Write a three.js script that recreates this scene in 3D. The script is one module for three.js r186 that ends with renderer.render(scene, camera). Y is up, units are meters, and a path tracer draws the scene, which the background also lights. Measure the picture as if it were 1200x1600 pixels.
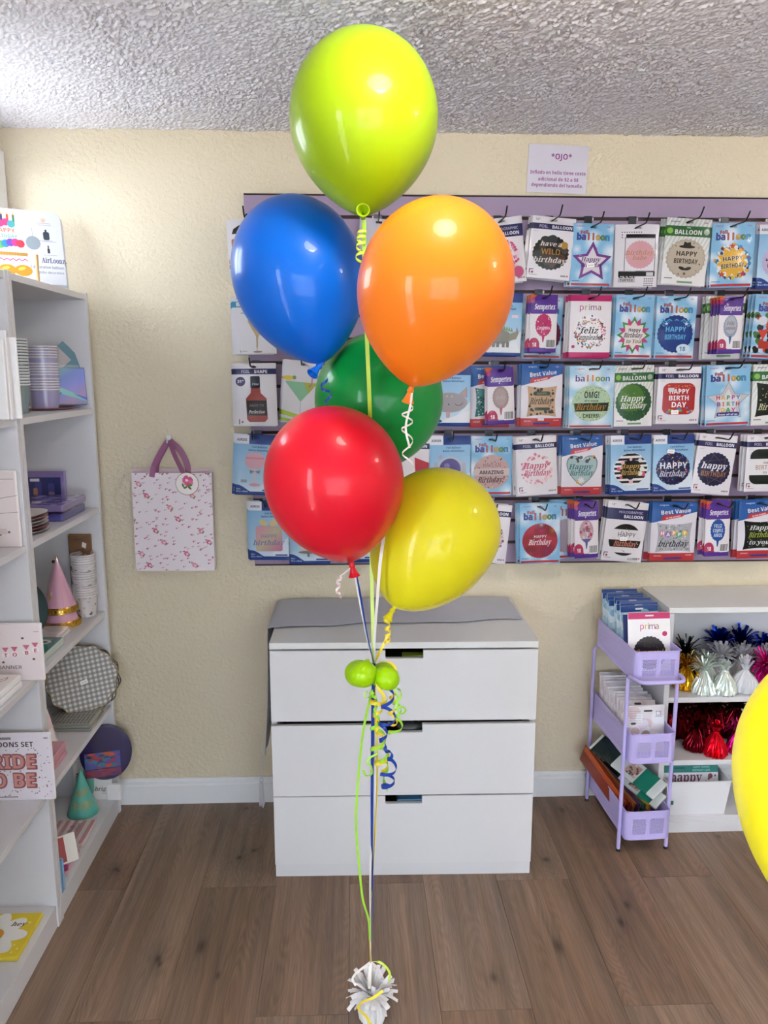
import * as THREE from 'three';
import { RoundedBoxGeometry } from 'three/addons/geometries/RoundedBoxGeometry.js';
import { mergeGeometries } from 'three/addons/utils/BufferGeometryUtils.js';
import { createNoise2D, createNoise3D } from 'simplex-noise';

// ------------------------------------------------------------------ camera, sky, light, exposure
const FOCAL = 1210, EYE = 1.56;                                  // focal length in pixels of the 1200 x 1600 frame
const scene = new THREE.Scene();
const camera = new THREE.PerspectiveCamera(THREE.MathUtils.radToDeg(2 * Math.atan(800 / FOCAL)), 0.75, 0.05, 60);
camera.rotation.order = 'YXZ';
camera.position.set(0, EYE, 0);
camera.rotation.set(THREE.MathUtils.degToRad(-10.26), THREE.MathUtils.degToRad(-2.1), 0);
camera.updateMatrixWorld(true);
const renderer = new THREE.WebGLRenderer({ antialias: true });
renderer.toneMapping = THREE.LinearToneMapping;
renderer.toneMappingExposure = 1.42;
renderer.shadowMap.enabled = true;
const SKY = 11.5;                                                    // bright overcast daylight outside the shop
scene.background = new THREE.Color(0.9 * SKY, 1.0 * SKY, 1.1 * SKY);
const LAMP_POWER = 0.8;                                            // two flush ceiling lamps

// ------------------------------------------------------------------ helpers
const V = (x, y, z) => new THREE.Vector3(x, y, z);
const R = THREE.MathUtils.degToRad;
let seed = 7;
const rnd = () => { seed = (seed * 1664525 + 1013904223) >>> 0; return seed / 4294967296; };
const rr = (a, b) => a + (b - a) * rnd();
const n2 = createNoise2D(rnd), n3 = createNoise3D(rnd);
const dirOf = (px, py) => V((px - 600) / FOCAL, -(py - 800) / FOCAL, -1).transformDirection(camera.matrixWorld);
const ray = (px, py) => V((px - 600) / FOCAL, -(py - 800) / FOCAL, -1).applyQuaternion(camera.quaternion);
const onZ = (px, py, z) => { const d = ray(px, py); return d.multiplyScalar(z / d.z).add(camera.position); };
const onY = (px, py, y) => { const d = ray(px, py); return d.multiplyScalar((y - EYE) / d.y).add(camera.position); };
const onX = (px, py, x) => { const d = ray(px, py); return d.multiplyScalar(x / d.x).add(camera.position); };
const deep = (px, py, t) => ray(px, py).multiplyScalar(t).add(camera.position);
const used = {};
const numbered = (n) => { const k = (used[n] = (used[n] ?? -1) + 1); return k ? `${n}_${String(k).padStart(3, '0')}` : n; };
function tag(o, label, category, group) { o.userData = { label, category }; if (group) o.userData.group = group; return o; }
function thing(name, label, category, pos = [0, 0, 0], turn = 0, group) {
  const o = new THREE.Group(); o.name = numbered(name); scene.add(o);
  o.position.set(...pos); o.rotation.y = turn;
  return tag(o, label, category, group);
}
function part(name, geo, m, parent, label) {
  const o = new THREE.Mesh(Array.isArray(geo) ? mergeGeometries(geo.map(plain)) : geo, m);
  o.name = parent ? name : numbered(name); o.castShadow = o.receiveShadow = true;
  (parent || scene).add(o); if (label) o.userData.label = label;
  return o;
}
function plain(g) { const r = g.index ? g.toNonIndexed() : g; for (const k of Object.keys(r.attributes)) if (!['position', 'normal', 'uv'].includes(k)) r.deleteAttribute(k); return r; }
function struct(name, geo, m, parent) { const o = part(name, geo, m, parent); o.name = name; if (!parent) o.userData.kind = 'structure'; return o; }
function copyOf(src, label, pos, name) {
  const c = src.clone(); c.name = numbered(name || src.name.replace(/_\d{3}$/, '')); scene.add(c);
  c.userData = { ...src.userData, label }; if (pos) c.position.set(...pos); return c;
}
const mat = (color, roughness = 0.6, extra = {}) => new THREE.MeshPhysicalMaterial({ color, roughness, ...extra });
const box = (w, h, d, x = 0, y = 0, z = 0, r = 0) => (r ? new RoundedBoxGeometry(w, h, d, 2, r) : new THREE.BoxGeometry(w, h, d)).translate(x, y, z);
const cyl = (r0, r1, h, x = 0, y = 0, z = 0, n = 24) => new THREE.CylinderGeometry(r0, r1, h, n).translate(x, y, z);
const lathe = (pts, n = 32) => new THREE.LatheGeometry(pts.map((p) => new THREE.Vector2(p[0], p[1])), n);
const tube = (pts, r, seg = 24, n = 10, closed = false) => new THREE.TubeGeometry(new THREE.CatmullRomCurve3(pts.map((p) => (p.isVector3 ? p : V(...p))), closed, 'catmullrom', 0.3), seg, r, n, closed);
function canvas(w, h, draw) { const c = document.createElement('canvas'); c.width = w; c.height = h; draw(c.getContext('2d'), w, h); return c; }
function tex(w, h, draw) { const t = new THREE.CanvasTexture(canvas(w, h, draw)); t.colorSpace = THREE.SRGBColorSpace; return t; }
const printed = (w, h, draw, roughness = 0.5, extra = {}) => mat('#ffffff', roughness, { map: tex(w, h, draw), ...extra });
// geometry of one box whose front (+z) or top (+y) face wears the print
const faced = (print, side, top = false) => (top ? [side, side, print, side, side, side] : [side, side, side, side, print, side]);
function text(c, s, x, y, size, color, o = {}) {
  c.save(); c.translate(x, y); if (o.rot) c.rotate(o.rot); if (o.skew) c.transform(1, 0, -o.skew, 1, 0, 0);
  c.font = `${o.w || 'bold'} ${size}px ${o.f || 'sans-serif'}`; c.textAlign = o.a || 'center'; c.textBaseline = 'middle';
  const m = c.measureText(s).width; if (o.max && m > o.max) c.scale(o.max / m, 1);
  if (o.stroke) { c.lineWidth = o.lw || 4; c.strokeStyle = o.stroke; c.lineJoin = 'round'; c.strokeText(s, 0, 0); }
  c.fillStyle = color; c.fillText(s, 0, 0); c.restore();
}
const script = (c, s, x, y, size, color, o = {}) => text(c, s, x, y, size, color, { f: 'serif', w: 'bold', skew: 0.28, ...o });
const rect = (c, x, y, w, h, f) => { c.fillStyle = f; c.fillRect(x, y, w, h); };
function shapePath(c, pts) { c.beginPath(); pts.forEach(([x, y], i) => (i ? c.lineTo(x, y) : c.moveTo(x, y))); c.closePath(); }
function poly(c, pts, f) { shapePath(c, pts); c.fillStyle = f; c.fill(); }
function disc(c, x, y, r, f, scallop = 0.03, n = 26) {
  const p = []; for (let i = 0; i < 130; i++) { const a = (i / 130) * 6.2832, k = r * (1 + scallop * Math.cos(n * a)); p.push([x + k * Math.cos(a), y + k * Math.sin(a)]); }
  poly(c, p, f);
}
function star(c, x, y, r, f, n = 5, inner = 0.5, rot = -Math.PI / 2) {
  const p = []; for (let i = 0; i < 2 * n; i++) { const a = rot + (i / n) * Math.PI, k = i % 2 ? r * inner : r; p.push([x + k * Math.cos(a), y + k * Math.sin(a)]); }
  poly(c, p, f);
}
function dots(c, x0, y0, x1, y1, n, cols, r0, r1, inside) {
  for (let i = 0; i < n; i++) { const x = rr(x0, x1), y = rr(y0, y1); if (inside && !inside(x, y)) continue; c.fillStyle = cols[Math.floor(rnd() * cols.length)]; c.beginPath(); c.arc(x, y, rr(r0, r1), 0, 7); c.fill(); }
}
const inDisc = (x0, y0, r) => (x, y) => (x - x0) ** 2 + (y - y0) ** 2 < r * r;
function rrect(c, x, y, w, h, r, f) { c.beginPath(); c.roundRect(x, y, w, h, r); c.fillStyle = f; c.fill(); }
function barcode(c, x, y, w, h) { rect(c, x, y, w, h, '#fff'); for (let i = x + 2; i < x + w - 2;) { const k = rr(1, 3); rect(c, i, y + 2, k, h - 8, '#222'); i += k + rr(1, 3); } }
function pillow(c, x, y, w, h, f) {
  c.beginPath(); c.moveTo(x, y); c.quadraticCurveTo(x + w / 2, y + h * 0.12, x + w, y); c.quadraticCurveTo(x + w * 0.9, y + h / 2, x + w, y + h); c.quadraticCurveTo(x + w / 2, y + h * 0.9, x, y + h); c.quadraticCurveTo(x + w * 0.1, y + h / 2, x, y); c.fillStyle = f; c.fill();
}

// ------------------------------------------------------------------ shared materials
const M = {
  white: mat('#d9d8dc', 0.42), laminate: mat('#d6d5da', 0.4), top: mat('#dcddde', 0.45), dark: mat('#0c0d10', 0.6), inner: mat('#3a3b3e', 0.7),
  wire: mat('#3a3a3f', 0.35, { metalness: 0.85 }), lilacMetal: mat('#bdb2ea', 0.42), lilac: mat('#97839f', 0.55), groove: mat('#3a2a26', 0.7),
  card: mat('#e9e6e8', 0.6), paper: mat('#f3f2f4', 0.7), wood: mat('#c79a63', 0.55), clear: mat('#ffffff', 0.05, { transmission: 1, thickness: 0, side: THREE.DoubleSide, specularIntensity: 1 }),
  kraft: mat('#7a5a3c', 0.7), gold: mat('#c79a35', 0.25, { metalness: 0.9 }), rubber: mat('#26262a', 0.8),
};

// ------------------------------------------------------------------ the room
const XL = -1.13, XR = 2.7, ZB = -2.645, ZR = 3.2, HC = 2.305, T = 0.12;
function noiseTexture(size, fn) {
  const d = new Uint8Array(size * size * 4);
  for (let j = 0; j < size; j++) for (let i = 0; i < size; i++) { const v = Math.max(0, Math.min(255, 255 * fn(i / size, j / size))), k = (j * size + i) * 4; d[k] = d[k + 1] = d[k + 2] = v; d[k + 3] = 255; }
  const t = new THREE.DataTexture(d, size, size); t.wrapS = t.wrapT = THREE.RepeatWrapping; t.magFilter = t.minFilter = THREE.LinearFilter; t.needsUpdate = true; return t;
}
// noise that repeats after one unit: a torus in 4 values folded to 3-D blends
const tiled = (u, v, f) => { const a = n2(u * f, v * f), b = n2((u - 1) * f, v * f), c = n2(u * f, (v - 1) * f), d = n2((u - 1) * f, (v - 1) * f), s = u * u * (3 - 2 * u), t = v * v * (3 - 2 * v); return (a * (1 - s) + b * s) * (1 - t) + (c * (1 - s) + d * s) * t; };
const peel = noiseTexture(768, (u, v) => 0.5 + 0.22 * tiled(u, v, 45) + 0.16 * tiled(u, v, 110) + 0.14 * tiled(u, v, 9) + 0.25 * Math.max(0, tiled(u + 0.3, v, 24) - 0.72) * 3);
const wallPaint = mat('#d8cbb2', 0.62, { bumpMap: peel, bumpScale: 0.0028 });
function uvMetres(g, ax, ay) { const p = g.attributes.position, u = g.attributes.uv; for (let i = 0; i < p.count; i++) u.setXY(i, p.getComponent(i, ax), p.getComponent(i, ay)); return g; }
struct('wall_back', uvMetres(box(XR - XL + 2 * T, HC + 0.2, T, (XL + XR) / 2, HC / 2, ZB - T / 2), 0, 1), wallPaint);
struct('wall_right', uvMetres(box(T, HC + 0.2, ZR - ZB, XR + T / 2, HC / 2, (ZB + ZR) / 2), 2, 1), wallPaint);
const W1 = [-2.56, -1.9, 0.85, 2.24], D1 = [-0.3, 0.32, 0, 2.08], W2 = [-1.0, 2.55, 0.12, 2.24];   // openings: along, along, low, high
function wallWith(name, holes, a0, a1, put, ax) {
  const gs = []; let at = a0; const slab = (p, q, y0, y1) => q - p > 1e-4 && y1 - y0 > 1e-4 && gs.push(uvMetres(put((p + q) / 2, (y0 + y1) / 2, q - p, y1 - y0), ax, 1));
  for (const [p, q, lo, hi] of holes) { slab(at, p, -0.1, HC + 0.1); slab(p, q, -0.1, lo); slab(p, q, hi, HC + 0.1); at = q; }
  slab(at, a1, -0.1, HC + 0.1); struct(name, gs, wallPaint);
}
wallWith('wall_left', [W1, D1], ZB, ZR, (c, y, w, h) => box(T, h, w, XL - T / 2, y, c), 2);
wallWith('wall_front', [W2], XL - T, XR + T, (c, y, w, h) => box(w, h, T, c, y, ZR + T / 2), 0);
const trimWhite = mat('#e6e6e8', 0.4), glass = mat('#ffffff', 0, { transmission: 1, thickness: 0 });
function opening(name, [p, q, lo, hi], put, bars) {
  const g = new THREE.Group(); g.name = name; g.userData.kind = 'structure'; scene.add(g);
  const c = (p + q) / 2, f = 0.05, fr = [put(c, hi - f / 2, q - p, f, 0.1), put(c, lo + f / 2, q - p, f, 0.1), put(p + f / 2, (lo + hi) / 2, f, hi - lo - 2 * f, 0.1), put(q - f / 2, (lo + hi) / 2, f, hi - lo - 2 * f, 0.1)];
  for (const b of bars) fr.push(put(p + (q - p) * b, (lo + hi) / 2, 0.035, hi - lo - 2 * f, 0.05));
  part('frame', fr, trimWhite, g);
  part('pane', put(c, (lo + hi) / 2, q - p - 2 * f, hi - lo - 2 * f, 0.004), glass, g);
}
const putX = (c, y, w, h, d) => box(d, h, w, XL - 0.06, y, c), putZ = (c, y, w, h, d) => box(w, h, d, c, y, ZR + 0.06);
opening('window_1', W1, putX, [0.5]); opening('door_1', D1, putX, []); opening('window_2', W2, putZ, [0.33, 0.66]);
struct('roller_blind', box(W2[1] - W2[0], W2[3] - W2[2], 0.002, (W2[0] + W2[1]) / 2, (W2[2] + W2[3]) / 2, ZR - 0.004), mat('#f0f2f4', 1, { transmission: 0.8, thickness: 0, side: THREE.DoubleSide }));
// white casing of the window beside the back corner
struct('trim_1', [box(0.035, 1.42, 0.07, XL + 0.0175, 1.53, -2.595, 0.004), box(0.035, 0.07, 1.2, XL + 0.0175, 2.2, -1.98, 0.004)], trimWhite);
// baseboards: a flat board under a stepped cap
const baseProfile = new THREE.Shape([[0, 0], [0.014, 0], [0.014, 0.072], [0.011, 0.077], [0.011, 0.088], [0.005, 0.097], [0, 0.097]].map((p) => new THREE.Vector2(...p)));
const baseGeo = (len) => new THREE.ExtrudeGeometry(baseProfile, { depth: len, bevelEnabled: false });
struct('baseboard_back', baseGeo(XR - XL).rotateY(-Math.PI / 2).translate(XR, 0, ZB), trimWhite);
struct('baseboard_right', baseGeo(ZR - ZB).rotateY(Math.PI).translate(XR, 0, ZR), trimWhite);
struct('pavement', box(9, 0.1, 14, -6, -0.1, 0), mat('#b9b6b0', 0.9));
struct('pavement_front', box(16, 0.1, 6, 1, -0.1, ZR + T + 3.02), mat('#b9b6b0', 0.9)).name = 'street';

// floor: planks of wood-look boards, joints where the photograph has them
const PW = 0.2285, PL = 1.22;
function plankTexture(k) {
  const w = 256, h = 1280, d = new Uint8Array(w * h * 4), o = k * 17.3;
  const knots = Array.from({ length: 2 + (k % 2) }, () => [rr(0.03, 0.19), rr(0.1, 1.12), rr(0.5, 1.1)]);
  for (let j = 0; j < h; j++) for (let i = 0; i < w; i++) {
    let u = (i / w) * PW, v = (j / h) * PL, dark = 0;
    for (const [ku, kv, ks] of knots) {
      const du = u - ku, dv = v - kv, e = (du / (0.012 * ks)) ** 2 + (dv / (0.03 * ks)) ** 2;
      u += Math.sign(du || 1) * 0.006 * ks * Math.exp(-((dv / 0.07) ** 2)) * Math.exp(-Math.abs(du) / 0.03);
      dark += 0.34 * Math.exp(-e * 1.6) + 0.10 * Math.exp(-((du / 0.03) ** 2) - (dv / 0.12) ** 2);
    }
    const hgt = n2(u * 7 + o, v * 0.75 + o) + 0.45 * n2(u * 16 - o, v * 1.7) + 2.2 * ((u - 0.11) / 0.11) ** 2 * 0.25;
    const rings = Math.sin(hgt * 34), pore = n2(u * 420 + o, v * 9), line = n2(u * 150 - o, v * 2.2 + o), band = n2(u * 28 + o * 2, v * 0.6 - o), wide = n2(u * 9 - o, v * 0.5 + 3 * o);
    const L = 1 + 0.055 * rings * (0.5 + 0.5 * n2(u * 10, v * 0.8 + o)) + 0.06 * pore + 0.055 * line + 0.085 * band + 0.08 * wide - dark, q = (j * w + i) * 4, warm = 0.5 + 0.5 * n2(u * 12 + 40, v * 0.7 + o);
    d[q] = Math.min(255, 134 * L + 5 * warm); d[q + 1] = 114 * L; d[q + 2] = Math.max(0, 99 * L - 4 * warm); d[q + 3] = 255;
  }
  const t = new THREE.DataTexture(d, w, h); t.colorSpace = THREE.SRGBColorSpace; t.magFilter = t.minFilter = THREE.LinearFilter; t.needsUpdate = true; return t;
}
const plankMats = [];
for (let k = 0; k < 7; k++) { const map = plankTexture(k); for (const c of ['#ffffff', '#efe9e4']) plankMats.push(mat(c, 0.42, { map, bumpMap: map, bumpScale: 0.0006, specularIntensity: 0.8 })); }
const floor = struct('floor', box(XR - XL + 2 * T, 0.1, ZR - ZB + 2 * T, (XL + XR) / 2, -0.056, (ZB + ZR) / 2), mat('#2c2019', 0.9));
const plankGeo = {};
{
  const x0 = -0.0265 - PW * 5; let k = 0;
  for (let c = 0; c * PW + x0 < XR; c++) {
    const odd = (c + 1) % 2, joint = odd ? -1.662 : -2.155;
    for (let z = joint - PL; z < ZR; z += PL) {
      const a = Math.max(z, ZB), b = Math.min(z + PL, ZR), l = Math.max(c * PW + x0, XL), r = Math.min((c + 1) * PW + x0, XR); k++;
      if (b - a < 0.02 || r - l < 0.02) continue;
      const key = [(b - a).toFixed(3), (r - l).toFixed(3)].join();
      plankGeo[key] ??= box(r - l - 0.0011, 0.006, b - a - 0.0011);
      const m = part('plank', plankGeo[key], plankMats[(c * 5 + k * 3 + (odd ? 4 : 0)) % plankMats.length], floor);
      m.position.set((l + r) / 2, -0.003 + rr(-0.0002, 0.0001), (a + b) / 2); if (k % 2) m.rotation.y = Math.PI;
    }
  }
}

// ceiling: slab with trowelled plaster whose flakes are geometry over the part in view
const ceiling = struct('ceiling', box(XR - XL + 2 * T, 0.1, ZR - ZB + 2 * T, (XL + XR) / 2, HC + 0.06, (ZB + ZR) / 2), mat('#d9d6da', 0.9));
{
  const step = 0.0045, x1 = 1.8, z1 = -0.9, nx = Math.round((x1 - XL) / step), nz = Math.round((z1 - ZB) / step);
  const g = new THREE.PlaneGeometry(x1 - XL, z1 - ZB, nx, nz), p = g.attributes.position; g.rotateX(Math.PI / 2).translate((XL + x1) / 2, 0, (ZB + z1) / 2);
  for (let i = 0; i < p.count; i++) {
    const x = p.getX(i), z = p.getZ(i), wx = x + 0.022 * n2(x * 11, z * 11) + 0.007 * n2(x * 38 + 9, z * 38), wz = z + 0.022 * n2(x * 11 + 50, z * 11) + 0.007 * n2(x * 38, z * 38 + 9);
    const big = 0.5 + 0.5 * n2(x * 2.6 + 20, z * 2.6), f = 0.8 + 0.5 * (1 - big);
    const s = n2(wx * 9 * f, wz * 8 * f) * 1.6 + 0.6 * n2(wx * 22 + 7, wz * 19) + wx * 5 + 0.2 * n2(x * 64, z * 64), saw = s - Math.floor(s);
    const s2 = n2(wx * 27 + 90, wz * 24) * 1.5 + wz * 9 + 0.25 * n2(x * 80, z * 80), saw2 = s2 - Math.floor(s2);
    const flake = (q) => Math.min(1, Math.pow(q, 1.6) * 1.02) - 0.25 * Math.max(0, 0.12 - q) * 8;
    const y = 0.0085 * flake(saw) * (0.35 + 0.75 * big) + 0.0042 * flake(saw2) * (1.1 - 0.7 * big) + 0.0010 * n2(x * 120, z * 60);
    p.setY(i, HC + 0.012 - y);
  }
  g.computeVertexNormals();
  part('plaster_texture', g, mat('#eeebf0', 0.95, { side: THREE.DoubleSide, specularIntensity: 0.2 }), ceiling);
}
// flush ceiling lamps, both just outside the frame
function ceilingLamp(x, z, label) {
  const t = thing('ceiling_lamp', label, 'lamp', [x, HC, z]);
  part('lamp_base', lathe([[0, 0.004], [0.155, 0.004], [0.16, -0.004], [0.16, -0.03], [0.15, -0.034]]).translate(0, 0, 0), M.white, t);
  const prof = []; for (let i = 0; i <= 12; i++) { const a = (i / 12) * Math.PI / 2; prof.push([0.15 * Math.cos(a), -0.03 - 0.07 * Math.sin(a)]); }
  part('lamp_shade', lathe(prof), mat('#ffffff', 0.4, { emissive: '#fff4e6', emissiveIntensity: 14, side: THREE.DoubleSide }), t);
  const l = new THREE.PointLight('#fff8f0', LAMP_POWER); l.position.set(0, -0.06, 0); l.castShadow = true; l.shadow.radius = 4; t.add(l);
}
ceilingLamp(0.2, -1.12, 'white flush ceiling lamp above the balloon bouquet');
ceilingLamp(2.0, -1.3, 'white flush ceiling lamp over the right end of the room');

// ------------------------------------------------------------------ slatwall with its slats
const SX0 = -0.352, SX1 = 2.2, SZ = -2.624, PITCH = 0.0768, HOOKROW = [2.05, 1.8196, 1.5892, 1.3588, 1.1284];
{
  const t = thing('slatwall', 'lavender slatwall display panel with dark horizontal grooves on the cream wall', 'display panel', [0, 0, ZB]);
  const w = SX1 - SX0, cx = (SX0 + SX1) / 2;
  part('back_board', box(w, 1.222, 0.012, cx, 1.507, 0.0062), M.groove, t);
  const slat = new THREE.Mesh(box(w, PITCH - 0.0105, 0.0085, 0, 0, 0, 0.001));
  for (let k = -1; k < 15; k++) {
    const hi = k < 0 ? 2.115 : HOOKROW[0] - k * PITCH - 0.005, lo = k < 0 ? HOOKROW[0] + 0.0055 : HOOKROW[0] - (k + 1) * PITCH + 0.0055;
    const m = part('slat', k < 0 ? box(w, hi - lo, 0.0085, 0, 0, 0, 0.001) : slat.geometry, M.lilac, t); m.position.set(cx, (hi + lo) / 2, 0.0167);
  }
  part('top_edge', box(w, 0.003, 0.021, cx, 2.1185, 0.0107), M.groove, t);
}

// ------------------------------------------------------------------ print of the foil-balloon packs: one sheet of 54 cells
const CW = 226, CH = 340, cells = [];
function cloudSky(c, a = '#8cc4e8', b = '#e6f3fb', n = 16) {
  rect(c, 0, 0, CW, CH, a);
  for (let i = 0; i < n; i++) { const x = rr(0, CW), y = rr(0, CH), r = rr(24, 60), g = c.createRadialGradient(x, y, 0, x, y, r); g.addColorStop(0, b); g.addColorStop(1, 'rgba(230,243,251,0)'); c.fillStyle = g; c.fillRect(0, 0, CW, CH); }
}
const frames = {
  foil(c, top = ['FOIL', 'BALLOON']) {
    rect(c, 0, 0, CW, CH, '#efecef'); text(c, '18"', 30, 20, 17, '#33304a', { w: 'normal' }); rect(c, 0, 40, CW, 31, '#2b2a5c');
    text(c, top[0], 62, 56, 22, '#e4e2f0', { w: 'normal', max: 74 }); text(c, top[1], 158, 56, 23, '#ffffff', { max: 108 });
    text(c, 'x x x x x', 26, 82, 6, '#777'); foot(c);
  },
  holo(c) { rect(c, 0, 0, CW, CH, '#efecef'); text(c, '18"', 34, 20, 17, '#33304a', { w: 'normal' }); rect(c, 0, 40, CW, 62, '#2b2a5c'); text(c, 'HOLOGRAPHIC', 133, 58, 20, '#dcdaf0', { w: 'normal', max: 150 }); text(c, 'BALLOON', 150, 84, 24, '#fff', { max: 112 }); foot(c); },
  cloud(c) {
    cloudSky(c); text(c, 'anagram', 40, 17, 10, '#b86a94'); text(c, 'Lia', 196, 17, 11, '#b03a5a', { w: 'bold' }); text(c, 'Foil', 62, 50, 24, '#d8562c', { rot: -0.08, stroke: '#2e3a78', lw: 2 });
    ['b', 'a', 'l', 'l', 'o', 'o', 'n'].forEach((k, i) => text(c, k, 34 + i * 26, 74, 46, ['#3b4a9c', '#5a3f8c', '#d8562c', '#e0622c', '#e8b32c', '#6a9a3a', '#2f9cc8'][i], { stroke: '#2a3168', lw: 3 }));
    rect(c, 8, CH - 20, CW - 16, 12, '#c2343c'); text(c, '- - - - - - - -', CW / 2, CH - 14, 7, '#f3d0d0'); rect(c, 10, CH - 34, 42, 3, '#3a5a80');
  },
  airise(c) {
    const g = c.createLinearGradient(0, 0, 0, CH); g.addColorStop(0, '#86bce6'); g.addColorStop(0.75, '#b9dcf2'); g.addColorStop(1, '#e8f2fa'); c.fillStyle = g; c.fillRect(0, 0, CW, CH);
    poly(c, [[130, 300], [226, 200], [226, 320], [60, 320]], '#e3eff8'); rect(c, 0, 0, CW, 52, '#26428c'); rect(c, 0, 0, 76, 52, '#eef0f6'); text(c, 'AIRISE', 38, 30, 17, '#27345f', { max: 64 });
    text(c, 'Foil Balloon', 132, 68, 14, '#23386e'); text(c, 'Ballon Métallique', 132, 86, 14, '#23386e', { max: 130 });
    rect(c, 0, CH - 22, CW, 22, '#27458f'); c.beginPath(); c.moveTo(0, CH - 60); c.bezierCurveTo(40, CH - 62, 60, CH - 36, 84, CH - 22); c.lineTo(0, CH - 22); c.fillStyle = '#27458f'; c.fill();
    text(c, 'Size:', 22, CH - 36, 11, '#e0e8f8'); text(c, '18 in / 45cm', 40, CH - 22, 11, '#e0e8f8'); rrect(c, 148, CH - 34, 70, 8, 4, '#27458f');
  },
  best(c) {
    rect(c, 0, 0, CW, CH, '#ebe8ee'); poly(c, [[0, 0], [226, 0], [226, 54], [0, 118]], '#2a62ac'); poly(c, [[54, 76], [170, 64], [150, 82], [44, 106]], '#c43a40');
    text(c, 'anagram', 60, 16, 11, '#dfe6f6'); text(c, 'Lia', 194, 16, 11, '#e6b0b8'); text(c, 'Best Value', 118, 52, 32, '#f2f4fb', { rot: -0.1, stroke: '#23488e', lw: 4, max: 150 }); text(c, 'IN THE MARKET', 106, 85, 10, '#fff', { rot: -0.2 });
    rect(c, 0, CH - 48, CW, 48, '#c23c40'); rrect(c, 70, CH - 24, 92, 11, 4, '#33408c'); text(c, 'BIRTHDAY', 40, CH - 32, 8, '#f4d6d6'); text(c, 'HELIUM', 196, CH - 36, 8, '#f4d6d6');
  },
  green(c) {
    rect(c, 0, 0, CW, CH, '#e9ebe6'); for (let x = -CH; x < CW; x += 20) poly(c, [[x, CH], [x + 9, CH], [x + 9 + 150, 0], [x + 150, 0]], '#c9d1c6'); const g = c.createLinearGradient(0, 0, 0, CH); g.addColorStop(0.3, 'rgba(240,240,238,0)'); g.addColorStop(0.8, 'rgba(240,240,238,1)'); c.fillStyle = g; c.fillRect(0, 0, CW, CH);
    text(c, 'anagram', 44, 18, 11, '#5a4a7c'); text(c, 'Lia', 194, 20, 12, '#7a3a68'); rect(c, 0, 40, CW, 52, '#2f6a38'); disc(c, 22, 66, 15, '#8ac04a', 0); text(c, 'FOIL', 112, 48, 9, '#e8f0e4'); text(c, 'BALLOON', 112, 70, 32, '#f4f7f0', { max: 136 }); disc(c, 202, 66, 15, '#a9b9a6', 0.05);
    rect(c, 80, CH - 22, 80, 10, '#7fa884'); rect(c, 14, CH - 36, 40, 4, '#555');
  },
  semp(c, bal, label) {
    rect(c, 0, 0, CW, CH, '#f1ecee'); rrect(c, 0, -10, CW, 122, 14, '#5b3596'); poly(c, [[0, 40], [0, 0], [60, 0]], '#d0632c'); disc(c, 18, 34, 16, '#b3356e', 0); text(c, 'Sempertex', CW / 2 + 8, 70, 44, '#fff', { f: 'serif', skew: 0.15, max: 170 });
    disc(c, 112, 178, 66, bal, 0.03, 22); poly(c, [[100, 238], [124, 238], [116, 278], [108, 278]], bal); if (label) label(c);
    disc(c, 40, 296, 44, '#b92f5e', 0); text(c, '18', 42, 292, 34, '#fff'); rect(c, 0, 312, CW, 28, '#5b3596'); rect(c, 0, 306, 90, 6, '#b92f5e'); barcode(c, 138, 262, 78, 52);
  },
  prima(c) { rect(c, 0, 0, CW, CH, '#f2eef0'); rect(c, 0, 0, CW, 34, '#c2256a'); rect(c, 0, CH - 32, CW, 32, '#c2256a'); 'prima'.split('').forEach((k, i) => text(c, k, [60, 84, 102, 126, 158][i], 66, 44, ['#b8307a', '#d89a2c', '#4aa060', '#8a2f6c', '#7a4a2c'][i], { w: 'normal' })); disc(c, 24, CH - 62, 9, '#c2256a', 0); },
};
function foot(c) { rect(c, 12, CH - 52, 4, 24, '#2b2a4c'); rect(c, 12, CH - 52, 22, 4, '#2b2a4c'); disc(c, 28, CH - 34, 6, '#c02c58', 0); rect(c, 14, CH - 22, 40, 3, '#999'); text(c, 'MKR', CW - 36, CH - 24, 13, '#222244'); disc(c, CW - 14, CH - 24, 4, '#c02c58', 0); }
const hb = (c, x, y, col, s = 34, o = {}) => { script(c, 'Happy', x - 6, y - s * 0.5, s, col, o); script(c, 'Birthday', x, y + s * 0.42, s, col, { max: 118, ...o }); };
const HB = (c, x, y, col, s = 30, o = {}) => { text(c, 'HAPPY', x, y - s * 0.55, s, col, o); text(c, 'BIRTHDAY', x, y + s * 0.55, s, col, { max: 122, ...o }); };
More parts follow.
